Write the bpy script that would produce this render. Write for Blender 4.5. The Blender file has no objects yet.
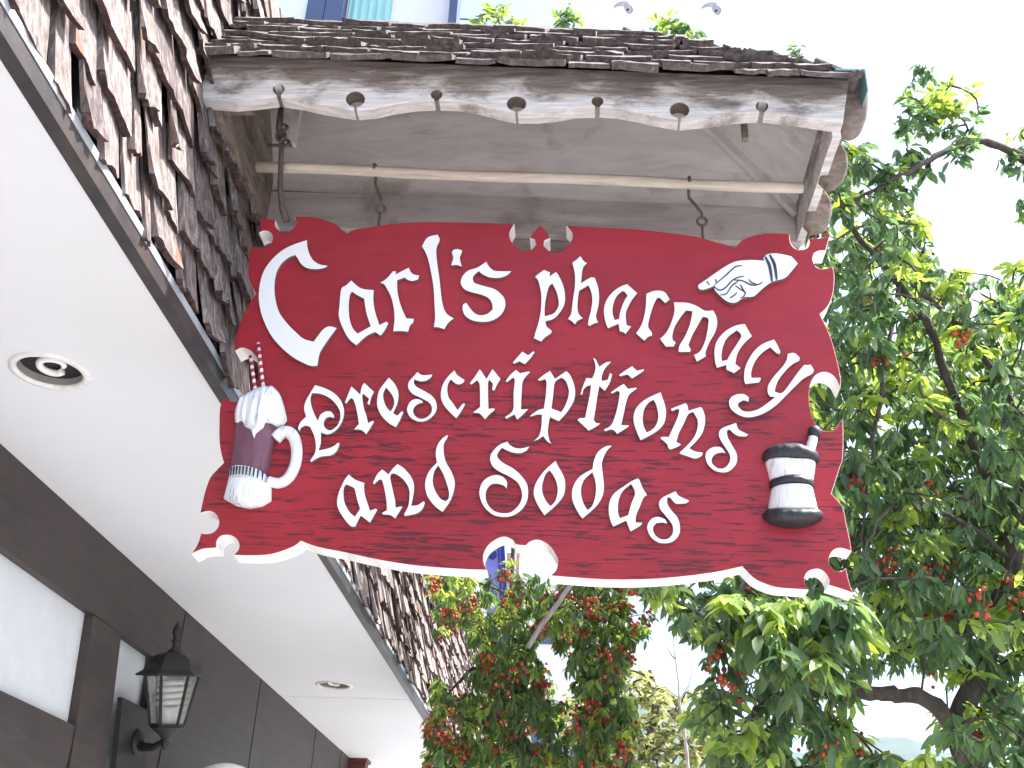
import bpy, bmesh, math, random
import numpy as np
from mathutils import Vector, Matrix, noise
random.seed(7)
D = bpy.data
SC = bpy.context.scene
COL = SC.collection
# ------------------------------------------------------------------ camera frame, solved from the vanishing points of the eaves and the verticals
F, SL, CZ = 1100., .045, 1.6
Yc = Vector((68, 581, F)).normalized()
Zc = Vector((SL, -1, (581-68*SL)/F)).normalized()
Xc = Yc.cross(Zc)
def ray(px, py):
    q = Vector((px-512, py-384, F))
    return Vector((q.dot(Xc), q.dot(Yc), q.dot(Zc)))
def PY(px, py, Y):
    r = ray(px, py); t = Y/r.y
    return Vector((r.x*t, Y, CZ+r.z*t))
def PX(px, py, X):
    r = ray(px, py); t = X/r.x
    return Vector((X, r.y*t, CZ+r.z*t))
def PZ(px, py, Z):
    r = ray(px, py); t = (Z-CZ)/r.z
    return Vector((r.x*t, r.y*t, Z))
cam = D.cameras.new('camera'); camo = D.objects.new('camera', cam); COL.objects.link(camo)
R = Matrix(((Xc.x, -Xc.y, -Xc.z), (Yc.x, -Yc.y, -Yc.z), (Zc.x, -Zc.y, -Zc.z)))
camo.matrix_world = Matrix.Translation((0, 0, CZ)) @ R.to_4x4()
cam.sensor_width = 36; cam.lens = F*36/1024; cam.clip_start = .05; cam.clip_end = 9000
SC.camera = camo
# ------------------------------------------------------------------ materials
def srgb(r, g, b):
    return tuple(((c/255)/12.92 if c/255 <= .04045 else ((c/255+.055)/1.055)**2.4) for c in (r, g, b))+(1,)
class NT:
    def __init__(s, name):
        s.m = D.materials.new(name); s.m.use_nodes = True; s.t = s.m.node_tree; s.n = s.t.nodes; s.n.clear()
        s.out = s.n.new('ShaderNodeOutputMaterial'); s.b = s.n.new('ShaderNodeBsdfPrincipled')
        s.l(s.b.outputs[0], s.out.inputs[0])
        s.tc = s.n.new('ShaderNodeTexCoord')
    def l(s, a, b): s.t.links.new(a, b)
    def map(s, scale=(1, 1, 1), rot=(0, 0, 0)):
        m = s.n.new('ShaderNodeMapping'); m.inputs['Scale'].default_value = scale; m.inputs['Rotation'].default_value = rot
        s.l(s.tc.outputs['Object'], m.inputs[0]); return m.outputs[0]
    def noise(s, vec, scale=5, detail=6, rough=.6, dist=0):
        n = s.n.new('ShaderNodeTexNoise'); n.inputs['Scale'].default_value = scale; n.inputs['Detail'].default_value = detail
        n.inputs['Roughness'].default_value = rough; n.inputs['Distortion'].default_value = dist
        s.l(vec, n.inputs['Vector']); return n.outputs['Fac']
    def ramp(s, fac, stops, interp='LINEAR'):
        r = s.n.new('ShaderNodeValToRGB'); s.l(fac, r.inputs[0]); e = r.color_ramp.elements; r.color_ramp.interpolation = interp
        while len(e) < len(stops): e.new(.5)
        for i, (p, c) in enumerate(stops):
            e[i].position = p; e[i].color = c if not isinstance(c, (int, float)) else (c, c, c, 1)
        return r.outputs[0]
    def mix(s, fac, a, b, mode='MIX'):
        m = s.n.new('ShaderNodeMix'); m.data_type = 'RGBA'; m.blend_type = mode
        for k, v in ((0, fac), (6, a), (7, b)):
            if isinstance(v, (int, float)): m.inputs[k].default_value = v
            elif isinstance(v, tuple): m.inputs[k].default_value = v
            else: s.l(v, m.inputs[k])
        return m.outputs[2]
    def math(s, op, a, b=0.):
        m = s.n.new('ShaderNodeMath'); m.operation = op
        for k, v in ((0, a), (1, b)):
            if isinstance(v, (int, float)): m.inputs[k].default_value = v
            else: s.l(v, m.inputs[k])
        return m.outputs[0]
    def bump(s, h, strength=.3, dist=.01):
        b = s.n.new('ShaderNodeBump'); b.inputs['Strength'].default_value = strength; b.inputs['Distance'].default_value = dist
        s.l(h, b.inputs['Height']); s.l(b.outputs[0], s.b.inputs['Normal'])
    def attr(s, name):
        a = s.n.new('ShaderNodeAttribute'); a.attribute_name = name; return a.outputs['Fac']
    def fin(s, col=None, rough=.7, metal=0., spec=None):
        if col is not None:
            if isinstance(col, tuple): s.b.inputs['Base Color'].default_value = col
            else: s.l(col, s.b.inputs['Base Color'])
        if isinstance(rough, float): s.b.inputs['Roughness'].default_value = rough
        else: s.l(rough, s.b.inputs['Roughness'])
        s.b.inputs['Metallic'].default_value = metal
        if spec is not None: s.b.inputs['Specular IOR Level'].default_value = spec
        return s.m
def C(r, g, b): return (r, g, b, 1)
def wood(name, dark, mid, light, grain=(2, 30, 30), rough=.85, bumps=.5, stain=None, extra=1.):
    t = NT(name); v = t.map(grain)
    g = t.noise(v, 3., 8, .7, .6); bl = t.noise(t.map((1, 1, 1)), 5*extra, 4, .6)
    c = t.ramp(g, [(.3, dark), (.5, mid), (.68, light)])
    c = t.mix(t.ramp(bl, [(.38, 0.), (.62, .55)]), c, light)
    if stain:
        c = t.mix(t.ramp(t.noise(t.map((1.5, 1.5, 1.5)), 3.1, 5, .6), [(.55, 0.), (.68, .85)]), c, stain)
    fine = t.noise(t.map((grain[0]*2, grain[1]*5, grain[2]*5)), 5, 4, .6)
    t.bump(t.mix(.5, g, fine), bumps, .006)
    return t.fin(c, rough)
def paint(name, col, dirt=.15, rough=.5, bumps=.15, scale=6, dcol=None):
    t = NT(name); n = t.noise(t.map(), scale, 6, .65); n2 = t.noise(t.map(), scale*12, 3, .6)
    dc = dcol or tuple(x*.55 for x in col[:3])+(1,)
    c = t.mix(t.math('MULTIPLY', t.ramp(n, [(.4, 0.), (.75, 1.)]), dirt*2), col, dc)
    t.bump(t.mix(.6, n, n2), bumps, .004)
    return t.fin(c, rough)
M = {}
# red sign face: even red paint with dark weather cracks that run along the boards
def red():
    t = NT('sign_red_paint')
    n = t.noise(t.map(), 4, 5, .6)
    c = t.ramp(n, [(.3, C(.265, .013, .022)), (.7, C(.36, .019, .031))])
    c = t.mix(t.ramp(t.noise(t.map((2, 1, 14)), 3, 5, .65), [(.45, 0.), (.8, .35)]), c, C(.43, .03, .048))
    cr = t.noise(t.map((14, 1, 190), (0, .10, 0)), 1., 3, .55, .3)
    mask = t.noise(t.map((1.6, 1, 5)), 2.2, 3, .6)
    sep = t.n.new('ShaderNodeSeparateXYZ'); t.l(t.tc.outputs['Object'], sep.inputs[0])
    low = t.n.new('ShaderNodeMapRange'); t.l(sep.outputs[2], low.inputs[0])
    low.inputs[1].default_value = 3.12; low.inputs[2].default_value = 2.8; low.inputs[3].default_value = 0.; low.inputs[4].default_value = .19
    th = t.math('ADD', t.math('MULTIPLY', mask, .32), low.outputs[0])
    k = t.math('ADD', cr, th)
    line = t.ramp(k, [(.912, 0.), (.945, 1.)])
    c = t.mix(t.math('MULTIPLY', line, .85), c, C(.075, .012, .018))
    t.bump(t.mix(.5, t.noise(t.map((6, 1, 60)), 3, 4, .6), t.math('SUBTRACT', 1., line)), .35, .003)
    return t.fin(c, .42, spec=.4)
M['red'] = red()
M['lside'] = paint('letter_edge_shade', C(.17, .12, .125), .4, .8, .2, 25)  # shadow line around letters and hand, painted as a dark colour on their sides
def white_chip():
    t = NT('chipped_white_paint')
    n = t.noise(t.map((3, 3, 3)), 8, 6, .7); s_ = t.noise(t.map((4, 1, 30)), 4, 6, .7)
    c = t.mix(t.ramp(s_, [(.5, 0.), (.72, .6)]), C(.82, .8, .77), C(.5, .44, .38))
    c = t.mix(t.ramp(n, [(.62, 0.), (.7, .9)]), c, C(.25, .17, .12))
    t.bump(t.mix(.5, n, s_), .4, .003)
    return t.fin(c, .6)
M['rim'] = white_chip()
M['white'] = paint('letter_white_paint', C(.86, .86, .87), .05, .45, .1, 20, C(.6, .6, .62))
def carved(name, col, crack, amount=.6, sc=(60, 20, 8)):
    t = NT(name); n = t.noise(t.map(sc), 1.2, 5, .65, .4)
    ln = t.ramp(n, [(.56, 0.), (.62, amount)])
    c = t.mix(ln, col, crack)
    c = t.mix(t.ramp(t.noise(t.map(), 30, 4, .6), [(.5, 0.), (.8, .4)]), c, tuple(min(1, x*1.5+.02) for x in col[:3])+(1,))
    t.bump(t.math('SUBTRACT', 1., n), .6, .004)
    return t.fin(c, .5)
M['foam'] = carved('foam_white_paint', C(.82, .84, .86), C(.2, .2, .22), .55)
M['mug'] = carved('mug_purple_paint', C(.16, .06, .095), C(.07, .03, .045), .6)
M['black'] = carved('black_paint', C(.022, .023, .028), C(.008, .008, .009), .5)
M['whitecarved'] = carved('mortar_white_paint', C(.82, .82, .82), C(.15, .15, .15), .35)
def straw():
    t = NT('striped_straw'); w = t.n.new('ShaderNodeTexWave'); w.wave_type = 'BANDS'; w.bands_direction = 'Z'
    w.inputs['Scale'].default_value = 15; t.l(t.map((1, 1, 1), (0, math.radians(28), 0)), w.inputs[0])
    c = t.ramp(w.outputs['Fac'], [(.48, C(.5, .02, .05)), (.54, C(.85, .85, .85))])
    return t.fin(c, .4)
M['straw'] = straw()
M['ink'] = paint('dark_ink_paint', C(.03, .04, .06), .1, .5)
def shake_mat(name, a, b, c_, rust=True):
    t = NT(name); v = t.map((9, 9, 1.3)); at = t.attr('rnd')
    g = t.noise(v, 7., 8, .75, .3)
    col = t.ramp(g, [(.3, a), (.5, b), (.68, c_)])
    tint = t.ramp(at, [(0., C(.55, .5, .52)), (.35, C(1, .95, .93)), (.8, C(1.12, 1.08, 1.08)), (1., C(.8, .72, .68))])
    col = t.mix(1., col, tint, 'MULTIPLY')
    if rust:
        col = t.mix(t.ramp(t.noise(t.map((5, 5, 1.4)), 3, 4, .6), [(.59, 0.), (.68, .8)]), col, C(.27, .13, .07))
        col = t.mix(t.ramp(t.noise(t.map((7, 7, 3)), 4, 5, .7), [(.6, 0.), (.68, .7)]), col, C(.05, .045, .045))
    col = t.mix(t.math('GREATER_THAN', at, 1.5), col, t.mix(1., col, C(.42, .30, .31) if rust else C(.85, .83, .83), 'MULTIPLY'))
    t.bump(g, 1., .008)
    return t.fin(col, .9)
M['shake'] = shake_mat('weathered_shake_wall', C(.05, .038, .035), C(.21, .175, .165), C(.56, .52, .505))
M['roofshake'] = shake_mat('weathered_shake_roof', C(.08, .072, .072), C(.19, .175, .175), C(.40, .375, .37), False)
M['backing'] = paint('dark_felt', C(.012, .010, .012), .1, .9)
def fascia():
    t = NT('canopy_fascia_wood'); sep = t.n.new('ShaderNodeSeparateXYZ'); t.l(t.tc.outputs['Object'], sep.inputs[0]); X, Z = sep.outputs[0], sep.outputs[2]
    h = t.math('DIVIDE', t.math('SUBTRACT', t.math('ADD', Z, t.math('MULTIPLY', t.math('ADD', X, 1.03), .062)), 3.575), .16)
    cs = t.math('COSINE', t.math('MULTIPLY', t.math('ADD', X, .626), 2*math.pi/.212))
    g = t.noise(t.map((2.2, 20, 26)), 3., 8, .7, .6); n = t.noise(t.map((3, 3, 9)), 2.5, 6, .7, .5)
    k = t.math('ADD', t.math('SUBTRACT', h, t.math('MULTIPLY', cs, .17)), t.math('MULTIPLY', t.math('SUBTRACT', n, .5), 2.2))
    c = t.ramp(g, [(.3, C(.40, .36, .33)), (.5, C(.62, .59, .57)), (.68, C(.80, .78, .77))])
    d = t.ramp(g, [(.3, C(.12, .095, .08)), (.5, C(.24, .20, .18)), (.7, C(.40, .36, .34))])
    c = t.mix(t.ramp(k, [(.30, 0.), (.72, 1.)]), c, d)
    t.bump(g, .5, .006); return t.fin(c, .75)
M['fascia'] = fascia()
M['brownwood'] = wood('weathered_brown_wood', C(.04, .028, .023), C(.14, .10, .08), C(.31, .25, .21), (9, 3, 14), .9, .9)
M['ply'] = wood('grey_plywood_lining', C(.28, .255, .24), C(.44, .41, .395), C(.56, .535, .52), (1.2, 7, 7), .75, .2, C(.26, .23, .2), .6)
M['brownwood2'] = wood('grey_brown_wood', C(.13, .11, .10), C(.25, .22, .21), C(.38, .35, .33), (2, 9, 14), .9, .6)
M['holeback'] = wood('dark_front_lining', C(.06, .045, .038), C(.12, .095, .08), C(.2, .17, .15), (1.2, 7, 7), .9, .3)  # front lining, darker than the back and hip linings
M['holewood'] = wood('keyhole_brown_wood', C(.06, .045, .036), C(.13, .10, .08), C(.22, .18, .15), (8, 8, 8), .9, .5)
M['pole'] = wood('pale_pole_wood', C(.36, .28, .21), C(.52, .44, .36), C(.66, .59, .52), (2, 25, 25), .7, .3)
M['iron'] = paint('rusty_iron', C(.07, .055, .05), .5, .6, .4, 30, C(.16, .09, .06))
M['soffit'] = paint('soffit_off_white_paint', C(.71, .71, .725), .16, .7, .12, 1.3, C(.6, .58, .55))
M['darkboard'] = wood('dark_brown_stained_board', C(.026, .0155, .0155), C(.040, .0275, .026), C(.056, .040, .037), (1, 1.2, 9), .6, .2)
M['panelwhite'] = paint('white_stucco', C(.66, .68, .70), .1, .8, .3, 12)
M['fasciapaint'] = paint('dark_grey_fascia_paint', C(.028, .025, .028), .4, .5, .2, 9, C(.08, .06, .05))
M['metal'] = paint('galvanised_drip_edge', C(.42, .44, .48), .25, .4, .1, 9)
M['teal'] = paint('teal_flashing', C(.25, .42, .42), .2, .4)
M['lampmetal'] = paint('black_lantern_metal', C(.012, .009, .010), .3, .55, .1, 30, C(.025, .019, .019))
def glass():
    t = NT('lantern_glass'); t.b.inputs['Transmission Weight'].default_value = .75
    t.b.inputs['Alpha'].default_value = .35
    return t.fin(C(.5, .54, .5), .15)
M['glass'] = glass()
M['bulb'] = paint('bulb_white_glass', C(.85, .85, .82), .02, .25, 0.)
M['can'] = paint('downlight_can', C(.33, .30, .28), .3, .3)
M['trim'] = paint('downlight_trim', C(.78, .77, .75), .25, .4, .1, 30, C(.4, .3, .22))
M['conc'] = paint('sidewalk_concrete', C(.43, .43, .43), .15, .85, .3, 3)
M['asph'] = paint('asphalt', C(.055, .055, .057), .3, .9, .5, 5)
M['soil'] = paint('ground_soil', C(.24, .24, .22), .4, .95, .5, 1)
M['line'] = paint('road_line_white', C(.75, .75, .72), .2, .7)
M['upwhite'] = paint('pale_wall_paint', C(.75, .77, .80), .08, .7)
M['upframe'] = paint('slate_blue_frame', C(.07, .10, .19), .2, .5)
M['curtain'] = paint('pale_teal_curtain', C(.33, .62, .62), .15, .8)
M['banner'] = paint('lavender_banner_cloth', C(.22, .23, .62), .2, .8)
M['bannerd'] = paint('dark_blue_banner_print', C(.03, .035, .25), .2, .8)
M['lampgrey'] = paint('grey_lamp_enamel', C(.42, .40, .46), .1, .4)
M['redbrown'] = paint('red_brown_wood', C(.12, .025, .02), .3, .5)
M['bark'] = wood('tree_bark', C(.02, .015, .013), C(.06, .045, .038), C(.13, .105, .09), (12, 12, 3), .9, 1.)
M['palebark'] = wood('pale_twig_bark', C(.20, .17, .15), C(.33, .29, .26), C(.45, .41, .38), (12, 12, 4), .9, .6)
def leafmat(name, stops, trans=.42, rough=.36):
    t = NT(name); at = t.attr('rnd')
    col = t.ramp(at, stops)
    t.fin(col, rough); t.b.inputs['Specular IOR Level'].default_value = .55
    tr = t.n.new('ShaderNodeBsdfTranslucent')
    hs = t.n.new('ShaderNodeHueSaturation'); t.l(col, hs.inputs['Color']); hs.inputs['Value'].default_value = 2.1; hs.inputs['Saturation'].default_value = 1.1
    hs.inputs['Hue'].default_value = .48
    t.l(hs.outputs[0], tr.inputs[0])
    mx = t.n.new('ShaderNodeMixShader'); mx.inputs[0].default_value = trans
    t.l(t.b.outputs[0], mx.inputs[1]); t.l(tr.outputs[0], mx.inputs[2]); t.l(mx.outputs[0], t.out.inputs[0])
    return t.m
M['leaf'] = leafmat('cherry_leaf', [(0., C(.065, .12, .066)), (.5, C(.12, .205, .085)), (.8, C(.19, .30, .08)), (1., C(.36, .47, .09))])
M['leaf2'] = leafmat('cherry_leaf_far', [(0., C(.06, .11, .045)), (.5, C(.10, .18, .06)), (.8, C(.16, .26, .06)), (1., C(.32, .40, .08))])
M['yleaf'] = leafmat('yellow_leaf', [(0., C(.15, .18, .07)), (.6, C(.30, .32, .13)), (1., C(.42, .42, .2))])
M['hillleaf'] = paint('wooded_hillside', C(.03, .06, .035), .5, 1., .6, .02, C(.05, .085, .05))
def berry():
    t = NT('red_berry'); at = t.attr('rnd')
    c = t.ramp(at, [(0., C(.30, .025, .018)), (.5, C(.46, .055, .028)), (1., C(.58, .12, .04))])
    return t.fin(c, .35)
M['berry'] = berry()
def brick():
    t = NT('pink_brick'); b = t.n.new('ShaderNodeTexBrick'); t.l(t.map((1, 1, 1), (math.radians(90), 0, 0)), b.inputs[0])
    b.inputs['Color1'].default_value = C(.42, .2, .15); b.inputs['Color2'].default_value = C(.34, .16, .12); b.inputs['Mortar'].default_value = C(.5, .45, .4)
    b.inputs['Scale'].default_value = 4.; return t.fin(b.outputs[0], .9)
M['brick'] = brick()
# ------------------------------------------------------------------ object helpers
def meta(o, label=None, cat=None, group=None, kind=None):
    if label: o['label'] = label
    if cat: o['category'] = cat
    if group: o['group'] = group
    if kind: o['kind'] = kind
    return o
def thing(name, label, cat, loc, group=None):
    o = D.objects.new(name, None); COL.objects.link(o); o.location = loc; o.empty_display_size = .1
    return meta(o, label, cat, group)
def setp(o, parent):
    if parent is not None:
        p = parent; mw = Matrix.Identity(4)
        chain = []
        while p is not None: chain.append(p); p = p.parent
        for q in reversed(chain): mw = mw @ q.matrix_parent_inverse @ Matrix.LocRotScale(q.location, q.rotation_euler, q.scale)
        o.parent = parent; o.matrix_parent_inverse = mw.inverted()
def mesh_obj(name, verts, faces, mat, parent=None, smooth=False, mats=None, mi=None, rnd=None):
    me = D.meshes.new(name); me.from_pydata([tuple(v) for v in verts], [], faces); me.update()
    for m in (mats or [mat]): me.materials.append(m)
    if mi: me.polygons.foreach_set('material_index', mi)
    if smooth: me.polygons.foreach_set('use_smooth', [True]*len(me.polygons))
    if rnd is not None:
        a = me.attributes.new('rnd', 'FLOAT', 'FACE'); a.data.foreach_set('value', rnd)
    o = D.objects.new(name, me); COL.objects.link(o); setp(o, parent)
    return o
class MB:
    def __init__(s): s.v = []; s.f = []; s.r = []
    def add(s, vs, fs, r=None):
        k = len(s.v); s.v += [Vector(v) for v in vs]; s.f += [tuple(i+k for i in f) for f in fs]
        s.r += [r if r is not None else .5]*len(fs)
    def box(s, a, b, r=None):
        x0, y0, z0 = a; x1, y1, z1 = b
        s.add([(x0, y0, z0), (x1, y0, z0), (x1, y1, z0), (x0, y1, z0), (x0, y0, z1), (x1, y0, z1), (x1, y1, z1), (x0, y1, z1)],
              [(0, 3, 2, 1), (4, 5, 6, 7), (0, 1, 5, 4), (1, 2, 6, 5), (2, 3, 7, 6), (3, 0, 4, 7)], r)
    def hexa(s, p, r=None):   # eight corners, bottom loop then top loop
        s.add(p, [(0, 3, 2, 1), (4, 5, 6, 7), (0, 1, 5, 4), (1, 2, 6, 5), (2, 3, 7, 6), (3, 0, 4, 7)], r)
    def tube(s, pts, rad, n=8, caps=True):
        pts = [Vector(p) for p in pts]; rad = rad if isinstance(rad, (list, tuple)) else [rad]*len(pts)
        up = None; k = len(s.v); rings = []
        for i, p in enumerate(pts):
            d = (pts[min(i+1, len(pts)-1)]-pts[max(i-1, 0)]).normalized()
            if up is None: up = d.orthogonal().normalized()
            up = (up-d*up.dot(d)).normalized() if (up-d*up.dot(d)).length > 1e-6 else d.orthogonal().normalized()
            w = d.cross(up)
            rings.append([p+(up*math.cos(a)+w*math.sin(a))*rad[i] for a in (2*math.pi*j/n for j in range(n))])
        vs = [v for r_ in rings for v in r_]; fs = []
        for i in range(len(pts)-1):
            for j in range(n):
                a = i*n+j; b = i*n+(j+1) % n; fs.append((a, b, b+n, a+n))
        if caps: fs += [tuple(range(n-1, -1, -1)), tuple((len(pts)-1)*n+j for j in range(n))]
        s.add(vs, fs)
    def lathe(s, axis0, axis1, prof, n=24, phase=0):   # prof: (t along the axis in m from axis0, radius)
        a = Vector(axis0); d = (Vector(axis1)-a).normalized(); u = d.orthogonal().normalized(); w = d.cross(u)
        vs = []; fs = []
        for t, r_ in prof:
            for j in range(n):
                an = 2*math.pi*(j+phase)/n; vs.append(a+d*t+(u*math.cos(an)+w*math.sin(an))*r_)
        for i in range(len(prof)-1):
            for j in range(n):
                p = i*n+j; q = i*n+(j+1) % n; fs.append((p, q, q+n, p+n))
        fs += [tuple(range(n-1, -1, -1)), tuple((len(prof)-1)*n+j for j in range(n))]
        s.add(vs, fs)
    def ball(s, c, r_, seg=8, rings=5, sc=(1, 1, 1), rn=None):
        vs = [Vector(c)+Vector((0, 0, r_*sc[2]))]; fs = []
        for i in range(1, rings):
            th = math.pi*i/rings
            for j in range(seg):
                a = 2*math.pi*j/seg; vs.append(Vector(c)+Vector((r_*sc[0]*math.sin(th)*math.cos(a), r_*sc[1]*math.sin(th)*math.sin(a), r_*sc[2]*math.cos(th))))
        vs.append(Vector(c)-Vector((0, 0, r_*sc[2]))); e = len(vs)-1
        for j in range(seg):
            fs.append((0, 1+j, 1+(j+1) % seg)); fs.append((e, e-seg+(j+1) % seg, e-seg+j))
        for i in range(rings-2):
            for j in range(seg):
                a = 1+i*seg+j; b = 1+i*seg+(j+1) % seg; fs.append((a, a+seg, b+seg, b))
        s.add(vs, fs, rn)
    def obj(s, name, mat, parent=None, smooth=False, rnd=False):
        return mesh_obj(name, s.v, s.f, mat, parent, smooth, rnd=s.r if rnd else None)
def smooth_poly(pts, sub=4, corner=48, closed=True):
    n = len(pts); out = []
    P = [Vector((p[0], p[1])) for p in pts]
    def is_c(i):
        if not closed and i in (0, n-1): return True
        a = P[i]-P[i-1]; b = P[(i+1) % n]-P[i]
        if a.length < 1e-9 or b.length < 1e-9: return True
        return abs(math.degrees(a.angle_signed(b))) > corner
    c = [is_c(i) for i in range(n)]
    for i in range(n if closed else n-1):
        p1, p2 = P[i], P[(i+1) % n]
        p0 = p1-(p2-p1)*.5 if c[i] else P[i-1]
        p3 = p2+(p2-p1)*.5 if c[(i+1) % n] else P[(i+2) % n]
        m1 = (p2-p0)*.5; m2 = (p3-p1)*.5; L = (p2-p1).length
        if m1.length > L*1.2: m1 = m1.normalized()*L*1.2
        if m2.length > L*1.2: m2 = m2.normalized()*L*1.2
        for k in range(sub):
            t = k/sub; t2 = t*t; t3 = t2*t
            out.append(p1*(2*t3-3*t2+1)+m1*(t3-2*t2+t)+p2*(-2*t3+3*t2)+m2*(t3-t2))
    if not closed: out.append(P[-1])
    return out
def curve_plate(name, loops, Y, thick, bevel, mats, parent, side=0, smooth=True, sub=4):
    """loops in photograph-traced outline of a flat board standing in the plane y = Y; thickness goes to larger y"""
    cu = D.curves.new(name, 'CURVE'); cu.dimensions = '2D'; cu.fill_mode = 'BOTH'
    for lp in loops:
        sp_ = smooth_poly(lp, sub) if smooth else [Vector(p) for p in lp]
        w = [PY(p[0], p[1], Y) for p in sp_]
        sp = cu.splines.new('POLY'); sp.points.add(len(w)-1); sp.use_cyclic_u = True
        for q, p in zip(sp.points, w): q.co = (p.x, p.z, 0, 1)
    cu.extrude = thick/2-bevel; cu.bevel_depth = bevel; cu.bevel_resolution = 1; cu.offset = -bevel
    o = D.objects.new(name, cu); COL.objects.link(o)
    dg = bpy.context.evaluated_depsgraph_get(); dg.update()
    me = D.meshes.new_from_object(o.evaluated_get(dg)); D.objects.remove(o); D.curves.remove(cu)
    yc = Y+thick/2
    for v in me.vertices:
        x, y, z = v.co; v.co = (x, yc-z, y)
    me.materials.clear()
    for m in mats: me.materials.append(m)
    me.update()
    if len(mats) > 1:
        for p in me.polygons: p.material_index = 0 if abs(p.normal.y) > .8 else 1
    for p in me.polygons: p.use_smooth = False
    o = D.objects.new(name, me); COL.objects.link(o); setp(o, parent)
    return o
def interp(pl, u):
    x0, x1 = pl[0][0], pl[-1][0]; x = x0+(x1-x0)*u
    for a, b in zip(pl, pl[1:]):
        if a[0] <= x <= b[0]+1e-9:
            k = (x-a[0])/max(b[0]-a[0], 1e-9); return (x, a[1]+(b[1]-a[1])*k)
    return pl[-1][:2]
def relief(name, top, bot, Y, depth, mat, parent, rv=.0, n=28, m=10, bumpy=0., base=.003):
    """carved half-round piece fixed on the board plane y = Y, bulging towards smaller y"""
    top = sorted((p[0], p[1]) for p in top); bot = sorted((p[0], p[1]) for p in bot)
    vs = []; fs = []
    for j in range(-1, m+2):
        v = min(max(j/m, 0), 1)
        for i in range(n+1):
            u = i/n; th = math.pi*u; uu = (1-math.cos(th))/2
            a = interp(top, uu); b = interp(bot, uu)
            p = PY(a[0]+(b[0]-a[0])*v, a[1]+(b[1]-a[1])*v, Y)
            h = math.sin(th)
            if rv > 0: h *= (1-rv)+rv*math.sqrt(max(0, 1-(2*v-1)**2))
            d = base+depth*h
            if bumpy: d += bumpy*noise.noise(Vector((p.x*90, 3.1, p.z*12)))*h
            if j < 0 or j > m or i == 0 or i == n: d = 0
            vs.append((p.x, Y-d, p.z))
    w = n+1
    for j in range(m+2):
        for i in range(n): a = j*w+i; fs.append((a, a+w, a+w+1, a+1))
    return mesh_obj(name, vs, fs, mat, parent, True)
# ------------------------------------------------------------------ SIGN
YS = 2.45
BOARD = [(260.6,217.5),(275.6,219.8),(275.3,226),(280,231),(285.6,232.8),(291,230.6),(295.6,225),(296,220),(294.4,216.5),(305,216.3),(315,217),(327.5,220.6),(336,224.4),(347,233.5),(352.5,230),(365,227.5),(405,222.5),(460,222),(514.4,223.7),(509.4,233.8),(513,243.8),(522.5,250),(531.3,249.4),(536,244.4),(534.4,239.4),(530,238),(533,232.5),(540,225),(547.5,232.5),(550,238),(544.4,240.6),(543.8,245.6),(550,251.3),(556.3,252.3),(565,248.8),(571.9,239.4),(571.9,232.5),(566.3,225.6),(617.5,228),(650,230.5),(694,236),(717.8,242.3),(735.3,247.3),(740,242),(745,238.5),(755,235),(770,233),(789.5,233.7),(790,239.5),(792,244.7),(796,248.4),(800.6,249.7),(807,248),(809.7,243.4),(808.8,238.2),(818,238.2),(829.9,236.3),(827.3,244.7),(826,250.6),(819.5,250.6),(814.3,253),(812.7,258.4),(815,265),(822,268.8),(833,266.6),(834.5,274.7),(834,287.7),(831.8,298),(827.3,307),(820,313.8),(825.9,325),(831.5,338.8),(834.7,350),(838.6,365.6),(841,379.7),(840.5,388),(835.5,378),(830,373.4),(823,372),(815,375.8),(810.5,384.4),(809.2,396.9),(810.8,411),(815,422),(822,429.7),(830,431),(836.3,428),(840,421.5),(843,419),(843.5,437.5),(842.8,459),(840,467),(831.6,493.4),(842.5,506),(846.3,522.5),(850,540),(851.6,551),(840,548),(832.5,551),(829,558.8),(830.6,565.6),(836,570.6),(842.5,570.6),(846,567.5),(849.4,582.5),(853.8,593.5),(845,590),(828.8,585),(829.4,580),(826,573.8),(821,569.8),(815,569),(807.5,572),(804.4,578.8),(805.6,585),(808.8,590),(795,588.8),(777.5,587.5),(765,583.8),(753.8,578),(742.3,566.5),(711,573),(658,578.8),(605.5,579.6),(550,575.6),(556,570),(558,561),(556.3,556),(551,547.5),(545,542.5),(537.5,539.8),(530,541.9),(526,545.6),(516,544.4),(512.5,540),(505,536.9),(497.5,538.8),(488.8,545),(483.8,553.8),(483.8,562.5),(487,570),(470,569.5),(419,566),(377,559.5),(345,552.5),(317.5,547),(301,541),(293.8,546.5),(272.5,554),(252.5,555.5),(233,555),(238,550),(239,543.8),(235.6,538),(228.8,535),(221,536),(216.9,541),(216.5,547.5),(213.8,548),(202.5,549),(191.3,554),(197.5,543.8),(201,533),(206,533.8),(212.5,532.5),(217.5,527.5),(218.8,521),(215.6,514),(208.8,511),(200,513),(201.7,505),(204.8,491.6),(210,477.5),(216.6,469.7),(223.6,462.7),(220.5,451),(219.2,440),(219,427.5),(219.8,407),(223.6,398),(235,401.7),(244.7,398.6),(252.5,390),(257,380.6),(258.4,369.7),(256.4,357),(249.4,350),(241.6,347.8),(235,351),(233.8,342.5),(237.5,328.8),(243.8,313.8),(251,300),(256.3,294),(248.8,280),(248,265),(249.4,255),(251.5,246.3),(260,248),(267,246.3),(271.9,241.3),(272.8,236.3),(269.4,231.9),(263.8,230.6),(258.8,233),(260,225)]
sign = thing('hanging_sign', 'large red wooden sign with white blackletter words hanging under the shingled canopy', 'sign', (-.13, YS, 2.36))
board = curve_plate('sign_board', [BOARD], YS, .062, .0025, [M['red'], M['rim']], sign, sub=3)
G = []   # (origin, outer, holes...)
def g(ox, oy, outer, *holes): G.append([[(ox+x/8, oy+y/8) for x, y in lp] for lp in (outer,)+holes])
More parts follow.
